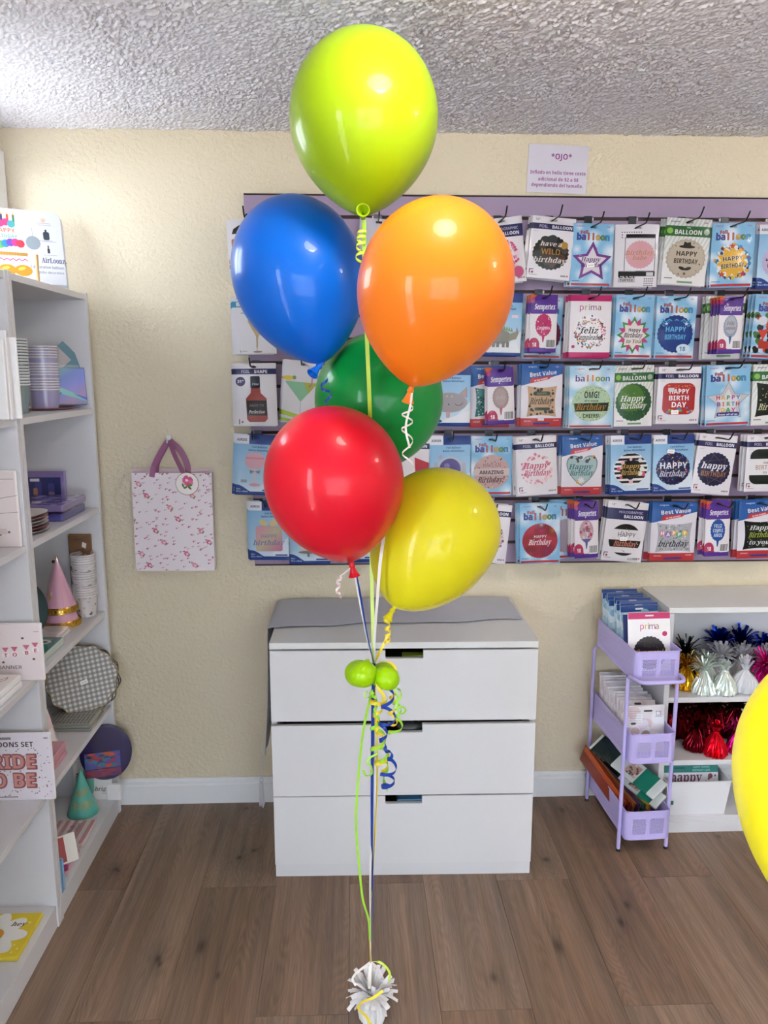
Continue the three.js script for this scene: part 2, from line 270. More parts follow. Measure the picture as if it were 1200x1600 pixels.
// every pack: [key, row-independent look, [centre x, centre y, width, height] in the photograph, tilt, what its print shows, painter]
const packs = [
  ['holopink', [787, 392, 64, 103], -5, 'white holographic pack with a pink birthday circle', (c) => { frames.holo(c); disc(c, 113, 196, 84, '#f3dfe4'); dots(c, 30, 110, 200, 280, 240, ['#d45a86', '#c23a6c', '#e8a2b8'], 3, 9, inDisc(113, 196, 80)); disc(c, 113, 196, 56, '#f6e8ec', 0); HB(c, 113, 196, '#c83a6c', 26); disc(c, 184, 284, 30, '#cc5a82', 0.1); }],
  ['wild', [861, 388, 68, 97], 6.8, 'white foil pack with a black wild birthday circle', (c) => { frames.foil(c); disc(c, 113, 196, 92, '#26221f'); dots(c, 24, 108, 200, 286, 26, ['#4a443c', '#5a3d34', '#3c3f40'], 12, 26, inDisc(113, 196, 76)); disc(c, 178, 150, 20, '#b08a3c', 0.05); script(c, 'have a', 112, 148, 34, '#e8e2d8'); text(c, 'WILD', 112, 190, 42, '#c79a3c', { w: 'normal', max: 100 }); script(c, 'birthday', 112, 236, 38, '#e8e2d8'); }],
  ['purplestar', [925, 399, 64, 99], 4, 'blue cloud pack with a purple star', (c) => { frames.cloud(c); star(c, 113, 208, 112, '#5a2f78'); star(c, 113, 208, 106, '#7a3a8c'); star(c, 113, 208, 82, '#e8dfe6'); hb(c, 113, 208, '#4a2a68', 32); dots(c, 20, 120, 206, 300, 60, ['#c86aa8', '#e2a3cc'], 1, 3, (x, y) => Math.hypot(x - 113, y - 208) > 60 && Math.hypot(x - 113, y - 208) < 100); }],
  ['babe', [994, 400, 68, 98], 3, 'white and black pack with a pink birthday babe circle', (c) => { rect(c, 0, 0, CW, CH, '#eeecf0'); for (let j = 0; j < 3; j++) for (let i = 0; i < (j ? 1 : 9); i++) { disc(c, 36 + i * 12, 44 + j * 14, 3, '#222', 0); } for (let j = 0; j < 4; j++) for (let i = 0; i < 5; i++) disc(c, 160 + i * 10, 294 + j * 12, 3, '#222', 0); rect(c, 56, 54, 152, 18, '#1c1c20'); c.strokeStyle = '#55555c'; c.lineWidth = 3; c.strokeRect(52, 74, 156, 178); disc(c, 130, 164, 74, '#dfa9ae'); script(c, 'birthday', 130, 152, 32, '#c08a6a'); script(c, 'babe', 130, 180, 30, '#c08a6a'); rect(c, 22, 250, 90, 64, '#c9c7c9'); rect(c, 22, 254, 190, 26, '#1c1c20'); text(c, 'etc.', 66, 272, 50, '#17171a', { f: 'serif' }); text(c, 'TUFTEX', 66, 300, 20, '#555', { max: 88 }); rect(c, 168, 258, 36, 20, '#dcdce0'); }],
  ['moustache', [1072, 394, 70, 104], 7, 'striped green topped pack with a cowboy hat and moustache', (c) => { frames.green(c); disc(c, 113, 204, 98, '#b9ad98'); disc(c, 113, 204, 90, '#c6baa6'); poly(c, [[92, 142], [98, 118], [113, 124], [128, 118], [134, 142]], '#2a2420'); c.fillStyle = '#2a2420'; c.beginPath(); c.ellipse(113, 144, 40, 8, 0, 0, 7); c.fill(); HB(c, 113, 198, '#2a2420', 34); c.beginPath(); c.ellipse(98, 254, 18, 8, 0.3, 0, 7); c.ellipse(128, 254, 18, 8, -0.3, 0, 7); c.fill(); dots(c, 30, 120, 196, 290, 30, ['#4a423a'], 2, 4, (x, y) => Math.abs(Math.hypot(x - 113, y - 204) - 80) < 10); star(c, 113, 280, 10, '#6a5a48'); }],
  ['comic', [1144, 399, 67, 101], 3, 'blue cloud pack with a comic burst', (c) => { frames.cloud(c); dots(c, 16, 110, 210, 304, 300, ['#2f86b8', '#c8452c', '#e3edf2', '#2c3a58', '#e0a83c'], 4, 12, inDisc(113, 206, 92)); disc(c, 113, 206, 74, '#f3eee0', 0.12, 9); star(c, 113, 206, 86, '#e8b43c', 11, 0.7); HB(c, 113, 206, '#20202a', 34, { rot: -0.08, stroke: '#f6e8c0', lw: 3 }); star(c, 110, 122, 16, '#c8452c'); star(c, 60, 270, 18, '#c8452c'); star(c, 170, 268, 18, '#b03a5a'); star(c, 118, 286, 16, '#e0c03c'); }],
  ['lilac', [1216, 401, 64, 100], 4, 'pale blue pack with a lilac circle, cut by the right edge', (c) => { frames.airise(c); disc(c, 113, 198, 88, '#c3b4d6'); dots(c, 30, 112, 200, 284, 60, ['#2c2c4c', '#e8e0f0'], 2, 6, inDisc(113, 198, 80)); HB(c, 113, 198, '#2a2a3c', 34); }],
  ['peach', [391, 386, 66, 88], -4, 'white pack with a dark bottle and peach label', (c) => { rect(c, 0, 0, CW, CH, '#ece9e8'); poly(c, [[30, 60], [60, 40], [190, 40], [200, 90], [20, 90]], '#3a3432'); rrect(c, 16, 120, 150, 110, 10, '#c07a58'); rect(c, 6, 240, 60, 26, '#d88a3c'); rect(c, 6, 272, 60, 26, '#d88a3c'); }],
  ['mauve', [590, 392, 60, 100], 3, 'pale grey pack with a mauve ribbon print', (c) => { rect(c, 0, 0, CW, CH, '#d8d3da'); text(c, 'A', 140, 40, 40, '#7a6a84', { w: 'normal' }); poly(c, [[110, 100], [160, 90], [180, 300], [130, 320]], '#b48a9c'); }],
  ['pampas', [397, 508, 66, 92], -3, 'white and teal pack with a pampas plume', (c) => { rect(c, 0, 0, CW, CH, '#eae8ea'); rect(c, 0, 34, CW, 34, '#3c93b4'); rect(c, 24, 38, 60, 24, '#dfe6ea'); text(c, 'PLUME', 44, 18, 11, '#333'); rect(c, 46, 98, 36, 5, '#5aa0b8'); poly(c, [[120, 300], [124, 240], [80, 150], [86, 110], [128, 160], [150, 140], [152, 200], [132, 244], [128, 300]], '#c9b183'); rect(c, 122, 230, 3, 90, '#a58f68'); c.fillStyle = '#9a8a70'; c.beginPath(); c.ellipse(126, 324, 24, 5, 0, 0, 7); c.fill(); text(c, '1', 34, 320, 18, '#333'); rect(c, 44, 318, 26, 3, '#888'); }],
  ['dinosaur', [782, 507, 66, 99], 3, 'pale blue pack with a grey spiky dinosaur', (c) => { frames.airise(c); poly(c, [[60, 292], [200, 260], [226, 320], [0, 320]], '#eef4f8'); c.fillStyle = '#8d8a80'; c.beginPath(); c.ellipse(112, 236, 62, 38, 0, 0, 7); c.fill(); poly(c, [[160, 220], [196, 206], [200, 180], [212, 214], [200, 246], [160, 258]], '#97917e'); for (const x of [72, 94, 124, 146]) rect(c, x, 262, 16, 30, '#7d7a72'); for (let i = 0; i < 9; i++) { const x = 62 + i * 13; poly(c, [[x, 210 - 10 * Math.sin(i / 2.6)], [x + 7, 186 - 12 * Math.sin(i / 2.6)], [x + 14, 208 - 10 * Math.sin(i / 2.6)]], '#7f9a4a'); } rect(c, 170, 118, 34, 16, '#f0e0e4'); }],
  ['maroon', [848, 513, 60, 96], 3, 'blue pack with a large maroon circle', (c) => { frames.cloud(c); disc(c, 113, 206, 106, '#6a1f3c', 0.02); hb(c, 113, 206, '#c89aa8', 36); }],
  ['semppink', [849, 506, 42, 90], 2.5, 'slim purple topped pack with a pink balloon', (c) => frames.semp(c, '#c02a66', (k) => { dots(k, 46, 112, 180, 244, 26, ['#f4e8ee'], 2, 5, inDisc(112, 178, 60)); text(k, 'FELIZ', 112, 168, 20, '#8a1a4a'); script(k, 'Cumpleaños', 112, 194, 26, '#f6dfe8', { max: 100 }); })],
  ['feliz', [922, 510.5, 64, 98], 3, 'magenta edged pack with a confetti feliz cumpleaños circle', (c) => { frames.prima(c); disc(c, 113, 200, 92, '#f8f5f4', 0.012, 40); dots(c, 20, 106, 206, 294, 420, ['#c2345a', '#e0a83c', '#3c9a94', '#2c3a6c', '#d86a3c', '#c8a0c0'], 2.5, 5, inDisc(113, 200, 88)); disc(c, 113, 204, 54, '#f8f5f4', 0.1, 7); script(c, 'feliz', 110, 190, 44, '#17171c'); script(c, 'cumpleaños', 113, 228, 38, '#17171c', { max: 140 }); }],
  ['burst', [990, 511, 59, 99], 4, 'blue cloud pack with a pink and green starburst', (c) => { frames.cloud(c); star(c, 113, 214, 100, '#4a8a3c', 8, 0.62); star(c, 113, 214, 98, '#c8447a', 8, 0.55, -1.18); star(c, 113, 214, 78, '#e9e4e0', 8, 0.7); text(c, 'Happy', 118, 186, 24, '#2a2228', { w: 'bold' }); script(c, 'Birthday', 113, 214, 34, '#2a2228', { max: 112 }); script(c, 'to You', 118, 246, 28, '#6a6a3c'); }],
  ['blueround', [1055, 512, 62, 98], 4, 'blue cloud pack with a deep blue zigzag circle', (c) => { frames.cloud(c); disc(c, 113, 204, 100, '#17357c', 0.02); for (let r = 0; r < 3; r++) { c.strokeStyle = '#4aa0d0'; c.lineWidth = 7; c.beginPath(); for (let i = 0; i < 9; i++) c.lineTo(36 + i * 20, 132 + r * 14 + (i % 2) * 14 - 6); c.stroke(); } disc(c, 113, 214, 82, '#1a3f8c', 0); HB(c, 113, 200, '#6ac0ec', 38, { stroke: '#123070', lw: 4 }); star(c, 60, 150, 10, '#dfe6f0'); star(c, 172, 150, 12, '#dfe6f0'); c.fillStyle = '#d8ecf6'; c.beginPath(); c.ellipse(164, 284, 40, 26, 0, 0, 7); c.fill(); text(c, '18', 160, 284, 34, '#2a78a8'); }],
  ['stripegreen', [1131, 512, 62, 98], 4, 'striped green topped pack with a green circle behind a slim pack', (c) => { frames.green(c); disc(c, 113, 200, 84, '#3c7a5c'); }],
  ['sempsilver', [1141, 508, 37, 89], 4, 'slim purple topped pack with a silver blue balloon', (c) => frames.semp(c, '#9aa6b6', (k) => { disc(k, 112, 170, 52, '#b4bcc8', 0); script(k, 'Feliz', 112, 160, 30, '#8a6a6a'); script(k, 'cumpleaños', 112, 188, 24, '#8a6a6a', { max: 90 }); poly(k, [[98, 236], [126, 236], [116, 282], [108, 282]], '#3a6ca8'); })],
  ['signs', [1208, 511, 64, 100], 7, 'blue cloud pack with a yellow road sign print, cut by the right edge', (c) => { frames.cloud(c); dots(c, 10, 110, 216, 300, 60, ['#20242c', '#4a7a3c', '#c8452c'], 8, 18); poly(c, [[100, 150], [200, 140], [226, 200], [120, 240]], '#e8c22c'); disc(c, 50, 140, 24, '#d8e0e4', 0); poly(c, [[30, 190], [90, 180], [62, 240]], '#d8483c'); rect(c, 40, 246, 60, 40, '#b8342c'); text(c, 'BIRTHDAY', 150, 190, 24, '#20242c', { rot: -0.2 }); }],
  ['whiskey', [399, 617, 67, 98], -2, 'white foil shape pack with a red whiskey bottle', (c) => { rect(c, 0, 0, CW, CH, '#edeaec'); rect(c, 0, 30, CW, 30, '#2b2a5c'); text(c, 'FOIL', 66, 46, 22, '#e4e2f0', { w: 'normal' }); text(c, 'SHAPE', 146, 46, 23, '#fff'); disc(c, 38, 98, 25, '#3a2f60', 0); text(c, '31"', 38, 98, 22, '#fff'); rrect(c, 90, 70, 50, 64, 6, '#1c2238'); script(c, 'Fine', 116, 112, 16, '#e8e0d8'); poly(c, [[92, 134], [140, 134], [142, 160], [172, 190], [174, 300], [160, 316], [78, 316], [66, 300], [64, 190], [90, 160]], '#a4443c'); poly(c, [[66, 200], [172, 200], [172, 282], [68, 282]], '#241f22'); text(c, 'AGED TO', 119, 226, 18, '#8a7a78'); script(c, 'Perfection', 119, 262, 24, '#efe6e2', { max: 84 }); rect(c, 24, 300, 4, 28, '#333'); star(c, 42, 316, 8, '#c84a5c'); }],
  ['cocktail', [472, 613, 60, 98], 4, 'white pack with a green cocktail glass', (c) => { rect(c, 0, 0, CW, CH, '#eeecee'); poly(c, [[10, 116], [200, 116], [108, 222]], '#8cc79a'); poly(c, [[120, 116], [200, 116], [150, 176]], '#b0b93c'); rect(c, 106, 222, 5, 80, '#c4ccd0'); c.fillStyle = '#e8d03c'; c.beginPath(); c.ellipse(30, 98, 30, 12, 0, 0, 7); c.fill(); disc(c, 64, 94, 10, '#6a9a4a', 0); c.strokeStyle = '#d46a9c'; c.lineWidth = 6; c.beginPath(); c.moveTo(150, 140); c.bezierCurveTo(190, 110, 140, 90, 196, 60); c.stroke(); poly(c, [[0, 270], [140, 300], [140, 320], [0, 296]], '#b6d24a'); poly(c, [[0, 312], [120, 326], [120, 336], [0, 330]], '#9ac03c'); }],
  ['cat', [703, 619, 64, 94], 1, 'pale blue pack with a sleeping grey cat face', (c) => { frames.airise(c); poly(c, [[90, 300], [226, 250], [226, 320], [60, 320]], '#f0f4f8'); c.fillStyle = '#a59ea2'; poly(c, [[160, 160], [206, 116], [208, 180]], '#a59ea2'); c.beginPath(); c.ellipse(110, 206, 98, 56, 0, 0, 7); c.fill(); poly(c, [[178, 158], [198, 134], [200, 172]], '#c89aa0'); c.strokeStyle = '#4a4448'; c.lineWidth = 3; c.beginPath(); c.arc(160, 196, 26, 0.4, 2.4); c.stroke(); c.beginPath(); c.arc(50, 196, 26, 0.7, 2.7); c.stroke(); star(c, 96, 170, 7, '#e0d0a0'); star(c, 124, 172, 7, '#e0d0a0'); disc(c, 106, 216, 4, '#4a4448', 0); rrect(c, 92, 256, 22, 36, 8, '#c8a6a8'); }],
  ['teal', [765, 620, 62, 96], 1, 'blue and red topped pack with a teal dotted pillow', (c) => { frames.best(c); pillow(c, 30, 120, 166, 160, '#2f7a76'); dots(c, 40, 130, 186, 270, 60, ['#d8e4e0', '#20302c'], 2, 5); }],
  ['semprose', [782, 619, 42, 89], -1.5, 'slim purple topped pack with a brown rose balloon', (c) => frames.semp(c, '#a08c88', (k) => { disc(k, 112, 176, 50, '#b09c98', 0.04); script(k, 'Feliz', 112, 176, 30, '#c8b8b0'); poly(k, [[98, 236], [126, 236], [116, 282], [108, 282]], '#b86a76'); })],
  ['tanpillow', [846, 618, 64, 98], 2, 'blue and red topped pack with a tan spotted pillow', (c) => { frames.best(c); pillow(c, 34, 118, 160, 166, '#c4a078'); dots(c, 48, 130, 182, 274, 46, ['#1c1815'], 4, 8, (x, y) => Math.abs(x - 113) > 46 || Math.abs(y - 200) > 50); rrect(c, 68, 148, 92, 22, 10, '#20301c'); text(c, 'HAPPY', 113, 160, 17, '#8a8a4a'); script(c, 'Birthday', 113, 200, 48, '#17130f', { max: 122 }); rrect(c, 76, 234, 84, 16, 8, '#20301c'); rect(c, 96, 284, 34, 22, '#e6e0e4'); }],
  ['cheers', [924, 620.5, 70, 97], 2.5, 'pale cloud pack with a mint birthday cheers circle', (c) => { cloudSky(c, '#a9d4ec', '#f0f8fc', 26); text(c, 'anagram', 50, 17, 11, '#c0808c'); text(c, 'Lia', 190, 20, 12, '#b03a4a'); ['b', 'a', 'l', 'l', 'o', 'o', 'n'].forEach((k, i) => text(c, k, 40 + i * 25, 70, 46, ['#5a4a8c', '#5a4a8c', '#d86a2c', '#e0842c', '#8aa83a', '#4a9a5a', '#2f7cc0'][i], { stroke: '#fff', lw: 3 })); rect(c, 8, CH - 16, CW - 16, 9, '#c2443c'); disc(c, 113, 204, 98, '#b7d6b4', 0.012, 40); dots(c, 14, 106, 212, 302, 460, ['#7f8a4c', '#a09a5c', '#e8e2b0'], 1.5, 3, (x, y) => Math.abs(Math.hypot(x - 113, y - 204) - 80) < 16); text(c, 'OMG!', 113, 158, 48, '#1c2418', { max: 78 }); text(c, "IT'S YOUR", 113, 190, 15, '#1c2418'); poly(c, [[26, 204], [200, 200], [196, 246], [32, 248]], '#1f2a1c'); script(c, 'Birthday', 113, 224, 46, '#b8842c', { max: 150 }); text(c, 'CHEERS!', 113, 272, 28, '#1c2418', { max: 84 }); }],
  ['greenround', [990, 619, 60, 95], 2, 'striped green topped pack with a dark green happy birthday circle', (c) => { frames.green(c); disc(c, 113, 204, 104, '#2a5a34', 0.02); disc(c, 96, 180, 76, '#4a7a2c', 0.02); dots(c, 24, 116, 202, 296, 50, ['#9ab86a'], 1, 3, inDisc(113, 204, 96)); hb(c, 113, 204, '#f0f2ea', 44, { max: 150 }); }],
  ['redsquare', [1060, 618, 67, 89], 3.5, 'white foil pack with a red rounded square', (c) => { frames.foil(c); rrect(c, 30, 96, 168, 186, 40, '#b82f34'); dots(c, 44, 110, 186, 130, 20, ['#e8b04a', '#e06a5a'], 2, 4); text(c, 'HAPPY', 113, 146, 38, '#fff', { max: 104 }); text(c, 'BIRTH', 113, 184, 40, '#fff', { max: 110 }); text(c, 'DAY', 113, 224, 42, '#fff', { max: 80 }); dots(c, 44, 240, 186, 268, 14, ['#e8b04a', '#6aa84a', '#4a8ac0'], 5, 8); rect(c, 56, 124, 32, 22, '#e6d6d8'); }],
  ['silverstar', [1137, 618, 69, 95], 2, 'blue cloud pack with a silver star and rainbow letters', (c) => { frames.cloud(c); star(c, 113, 204, 112, '#8f9296'); star(c, 113, 204, 106, '#c9cbcd'); star(c, 113, 204, 70, '#e3e4e6'); ['H', 'A', 'P', 'P', 'Y'].forEach((k, i) => text(c, k, 63 + i * 25, 180, 32, ['#c8344a', '#e8a42c', '#3c8a4a', '#c83a9a', '#3c7ac8'][i])); ['B', 'I', 'R', 'T', 'H'].forEach((k, i) => text(c, k, 66 + i * 24, 216, 32, ['#7a3a9c', '#d8562c', '#4a9a3c', '#2f8ac0', '#c8344a'][i])); ['D', 'A', 'Y'].forEach((k, i) => text(c, k, 88 + i * 26, 250, 34, ['#e8b42c', '#3c9a4a', '#c83a7a'][i])); rrect(c, 58, 262, 112, 22, 8, '#3c3a8c'); text(c, 'from all of us', 114, 274, 15, '#fff'); }],
  ['blackgreen', [1208, 617, 66, 95], 4, 'striped green topped pack with a black pillow, cut by the right edge', (c) => { frames.green(c); pillow(c, 20, 100, 186, 190, '#17201a'); dots(c, 40, 120, 190, 200, 20, ['#a8a86a'], 2, 5); script(c, 'Birthday', 113, 236, 50, '#c9c79a', { max: 150 }); }],
  ['pinkglass', [400, 727, 66, 94], 1, 'pale blue pack with a pink goblet and bow', (c) => { frames.airise(c); rrect(c, 56, 100, 104, 88, 36, '#e8b4c0'); rect(c, 60, 126, 96, 8, '#d890a4'); rect(c, 104, 186, 8, 90, '#eacbd2'); c.fillStyle = '#dba0b0'; c.beginPath(); c.ellipse(108, 280, 30, 9, 0, 0, 7); c.fill(); poly(c, [[108, 204], [80, 196], [84, 218]], '#a08a7c'); poly(c, [[108, 204], [136, 196], [132, 218]], '#a08a7c'); rect(c, 34, 252, 32, 16, '#9aa0b0'); }],
  ['redwhite', [640, 728, 60, 92], 2, 'white pack with a red corner between the green and yellow balloons', (c) => { frames.foil(c); poly(c, [[140, 120], [226, 150], [226, 290], [150, 240]], '#c23a48'); }],
  ['robot', [703, 728, 64, 94], 0.5, 'pale blue pack with a purple astronaut helmet', (c) => { frames.airise(c); disc(c, 113, 196, 78, '#c9cdd6', 0); disc(c, 113, 186, 58, '#54488c', 0); disc(c, 96, 170, 16, '#8a80bc', 0); rrect(c, 24, 150, 24, 70, 10, '#b4bac6'); rrect(c, 178, 150, 24, 70, 10, '#b4bac6'); star(c, 60, 120, 14, '#c8a0c0'); }],
  ['amazing', [768, 728, 64, 92], 1, 'blue cloud pack with a blush amazing birthday circle', (c) => { frames.cloud(c); disc(c, 113, 204, 98, '#c9a8a4', 0.012, 40); dots(c, 14, 106, 212, 302, 160, ['#2c2424', '#e8d0cc'], 1.5, 3, inDisc(113, 204, 94)); rect(c, 16, 184, 194, 40, '#d8c6c4'); text(c, 'HAVE AN', 113, 164, 34, '#8a6a66', { max: 100, w: 'normal' }); text(c, 'AMAZING', 113, 206, 30, '#2a2020', { max: 134 }); script(c, 'Birthday!', 113, 248, 44, '#2a2020', { max: 144 }); }],
  ['pinkwreath', [838.5, 728, 63, 92], -1.5, 'white foil pack with a pink feather wreath circle', (c) => { frames.foil(c); disc(c, 113, 190, 90, '#f2e8ea', 0.012, 40); dots(c, 20, 98, 206, 282, 200, ['#e2a0b0', '#d47a92', '#edc6cf'], 3, 8, (x, y) => Math.abs(Math.hypot(x - 113, y - 190) - 76) < 13); hb(c, 113, 190, '#c04468', 46, { max: 140 }); }],
  ['heart', [909, 727.5, 63, 92], 2, 'blue and red topped pack with a flowered heart', (c) => { frames.best(c); const h = (s, f) => { c.beginPath(); c.moveTo(113, 200 + 86 * s); c.bezierCurveTo(113 - 110 * s, 200 + 10 * s, 113 - 100 * s, 200 - 90 * s, 113 - 44 * s, 200 - 88 * s); c.quadraticCurveTo(113 - 10 * s, 200 - 86 * s, 113, 200 - 54 * s); c.quadraticCurveTo(113 + 10 * s, 200 - 86 * s, 113 + 44 * s, 200 - 88 * s); c.bezierCurveTo(113 + 100 * s, 200 - 90 * s, 113 + 110 * s, 200 + 10 * s, 113, 200 + 86 * s); c.fillStyle = f; c.fill(); }; h(1, '#5c666a'); h(0.95, '#a8c2c2'); dots(c, 36, 118, 190, 270, 46, ['#e0a83c', '#d8707c', '#2c2c34', '#e8d0c0', '#4a5a5c'], 5, 10, (x, y) => Math.abs(y - 194) > 42 && Math.abs(x - 113) < 68 - Math.max(0, y - 210) * 0.8); hb(c, 113, 196, '#1f5a54', 40, { max: 130 }); disc(c, 110, 254, 16, '#f0ece8', 0.3, 9); }],
  ['floral', [985, 726.5, 63, 92], 1.5, 'pale blue pack with a black striped floral circle', (c) => { frames.airise(c); disc(c, 113, 194, 94, '#f0eeec', 0.02); c.save(); c.beginPath(); c.arc(113, 194, 92, 0, 7); c.clip(); for (let y = 104; y < 290; y += 26) rect(c, 0, y, CW, 13, '#1c1a1c'); c.restore(); disc(c, 113, 194, 58, '#17151a', 0.06, 8); dots(c, 40, 120, 186, 270, 18, ['#d85a7a', '#f0c0cc', '#e8eee0'], 8, 14, (x, y) => Math.abs(Math.hypot(x - 113, y - 194) - 62) < 14); script(c, 'Happy', 113, 176, 34, '#c9a64c'); script(c, 'Birthday', 113, 212, 40, '#c9a64c', { max: 108 }); }],
  ['navyconfetti', [1051.5, 725.5, 63, 91], 2.5, 'pale blue pack with a navy confetti circle', (c) => { frames.airise(c); disc(c, 113, 194, 94, '#1c1f4c', 0.015); dots(c, 20, 100, 206, 288, 130, ['#e8c24a', '#d85a9a', '#4a9ad0', '#f0f0f0', '#6a4ac0'], 1.5, 4, inDisc(113, 194, 90)); text(c, 'HAPPY', 113, 176, 50, '#f5f5f8', { max: 160, stroke: '#1c1f4c', lw: 4 }); script(c, 'Birthday', 113, 222, 46, '#d8d8e4', { max: 150 }); }],
  ['navycopper', [1116, 726, 60, 93], 9, 'tilted white foil pack with a navy and copper circle', (c) => { frames.foil(c); disc(c, 113, 196, 94, '#1b2046', 0.025); c.strokeStyle = '#6a4a44'; c.lineWidth = 3; for (let i = 0; i < 9; i++) { const a = i * 0.9; c.beginPath(); c.moveTo(113 + 88 * Math.cos(a), 196 + 88 * Math.sin(a)); c.lineTo(113 + 88 * Math.cos(a + 1.9), 196 + 88 * Math.sin(a + 1.9)); c.stroke(); } script(c, 'happy', 113, 176, 48, '#f0f0f4'); text(c, 'BIRTHDAY', 113, 222, 40, '#a8744a', { max: 148 }); }],
  ['blackplate', [1196, 724, 62, 88], 4, 'white foil pack with a black pillow and white name plate', (c) => { frames.foil(c); rrect(c, 24, 84, 220, 210, 44, '#17201c'); rect(c, 24, 142, 210, 96, '#efeeee'); text(c, 'HAPPY', 130, 164, 20, '#8a7a6a'); text(c, 'BIRTHDAY', 130, 194, 36, '#9a6a4a', { max: 150, w: 'normal' }); text(c, 'TO YOU', 130, 224, 18, '#8a7a6a'); }],
  ['giftbox', [420, 829.5, 62, 91], -1, 'pale blue pack with a pastel gift box print', (c) => { frames.airise(c); const g = c.createLinearGradient(40, 140, 190, 290); g.addColorStop(0, '#e8a0bc'); g.addColorStop(0.5, '#c9c0a0'); g.addColorStop(1, '#d87aa0'); rrect(c, 40, 142, 150, 146, 12, g); c.fillStyle = '#d8c790'; c.beginPath(); c.ellipse(84, 122, 26, 18, 0.5, 0, 7); c.ellipse(142, 122, 26, 18, -0.5, 0, 7); c.fill(); text(c, 'HAPPY', 113, 200, 30, '#8a86b4', { w: 'normal' }); script(c, 'birthday', 113, 238, 40, '#8a86b4'); }],
  ['cake', [484, 836, 64, 92], 0, 'pale blue pack with a silver cake stand, under the red balloon', (c) => { frames.airise(c); rrect(c, 60, 150, 90, 110, 8, '#cfc8c2'); c.fillStyle = '#8a8078'; c.beginPath(); c.ellipse(106, 268, 56, 8, 0, 0, 7); c.fill(); rect(c, 100, 270, 12, 24, '#8a8078'); }],
  ['tealhid', [560, 833, 62, 92], 0, 'pale blue pack whose lower edge shows beside the red balloon', (c) => { frames.airise(c); disc(c, 113, 194, 80, '#8ab0c0'); }],
  ['pinkfloral', [764, 833, 62, 92], 7, 'white foil pack with a mauve floral circle beside the yellow balloon', (c) => { frames.foil(c); disc(c, 113, 196, 86, '#e8dade'); dots(c, 26, 110, 200, 282, 150, ['#b88a9c', '#8a6a7c', '#d8b4c0'], 3, 8, (x, y) => Math.abs(Math.hypot(x - 113, y - 196) - 70) < 16); hb(c, 113, 196, '#2a2228', 40, { max: 120 }); }],
  ['watercolour', [843.5, 834, 63, 94], 0.5, 'blue cloud pack with a red and gold watercolour circle', (c) => { frames.cloud(c); disc(c, 113, 208, 98, '#b83a4c', 0.012, 40); c.save(); c.beginPath(); c.arc(113, 208, 95, 0, 7); c.clip(); for (const [x, y, r, f] of [[60, 220, 60, 'rgba(206,70,52,.6)'], [120, 150, 50, 'rgba(190,60,120,.6)'], [186, 150, 44, 'rgba(214,160,60,.8)'], [120, 116, 30, 'rgba(240,220,225,.9)'], [150, 270, 60, 'rgba(130,50,110,.6)'], [60, 280, 50, 'rgba(170,80,90,.6)']]) { const g = c.createRadialGradient(x, y, 0, x, y, r); g.addColorStop(0, f); g.addColorStop(1, 'rgba(0,0,0,0)'); c.fillStyle = g; c.fillRect(0, 0, CW, CH); } c.restore(); text(c, 'HAPPY', 113, 184, 24, '#fff', { w: 'normal' }); script(c, 'Birthday', 113, 216, 42, '#fbeef0', { max: 124 }); }],
  ['bluehalf', [884, 827, 50, 92], 1, 'blue pack half hidden behind a slim purple topped pack', (c) => { frames.cloud(c); disc(c, 113, 206, 96, '#b8a8b4'); }],
  ['sempfeliz', [916, 828, 37, 88], 0, 'slim purple topped pack with a blush feliz balloon', (c) => frames.semp(c, '#c8a4ac', (k) => { dots(k, 56, 122, 170, 232, 20, ['#b84a6c', '#e0ccd0'], 5, 14, inDisc(112, 178, 54)); text(k, 'FELIZ', 112, 172, 28, '#6a4a5a'); poly(k, [[66, 222], [158, 222], [124, 244], [116, 282], [108, 282], [100, 244]], '#5a5c96'); })],
  ['blackstripe', [976, 831, 63, 93], 8, 'white holographic pack with a black banded circle', (c) => { frames.holo(c); disc(c, 118, 214, 92, '#ecE9ea', 0.02); c.save(); c.beginPath(); c.arc(118, 214, 90, 0, 7); c.clip(); rect(c, 0, 120, CW, 36, '#1b1a1c'); rect(c, 0, 216, CW, 40, '#1b1a1c'); rect(c, 0, 288, CW, 30, '#1b1a1c'); c.restore(); dots(c, 40, 128, 200, 300, 40, ['#d8bca8', '#8a7468'], 1.5, 3, inDisc(118, 214, 84)); text(c, 'HAPPY', 124, 186, 34, '#28262a', { w: 'normal', max: 110 }); script(c, 'Birthday', 124, 236, 40, '#e08a6c', { max: 130 }); script(c, 'Glitter', 176, 320, 18, '#6a6a5a'); }],
  ['silverpillow', [1052, 831, 70, 91], 4, 'blue and red topped pack with a silver pillow and bubble letters', (c) => { frames.best(c); pillow(c, 26, 116, 180, 170, '#b4b5b9'); dots(c, 40, 130, 196, 276, 120, ['#8f9096', '#dfe0e4', '#707178'], 1.5, 5); ['H', 'A', 'P', 'P', 'Y'].forEach((k, i) => { disc(c, 56 + i * 28, 176 + (i % 2) * 8, 16, ['#d88a9c', '#8a7ac0', '#e0a85c', '#6ab08a', '#e0c04c'][i], 0); text(c, k, 56 + i * 28, 176 + (i % 2) * 8, 28, '#fff'); }); script(c, 'birthday', 116, 238, 46, '#2a2a30', { max: 150 }); }],
  ['sempblue', [1121, 826, 38, 86], 2.5, 'slim purple topped pack with a royal blue balloon', (c) => frames.semp(c, '#1f56a4', (k) => { text(k, 'FELIZ', 112, 152, 28, '#dfe8f6'); text(k, 'CUMPLE', 112, 180, 28, '#dfe8f6', { max: 92 }); text(k, 'AÑOS', 112, 208, 28, '#dfe8f6'); })],
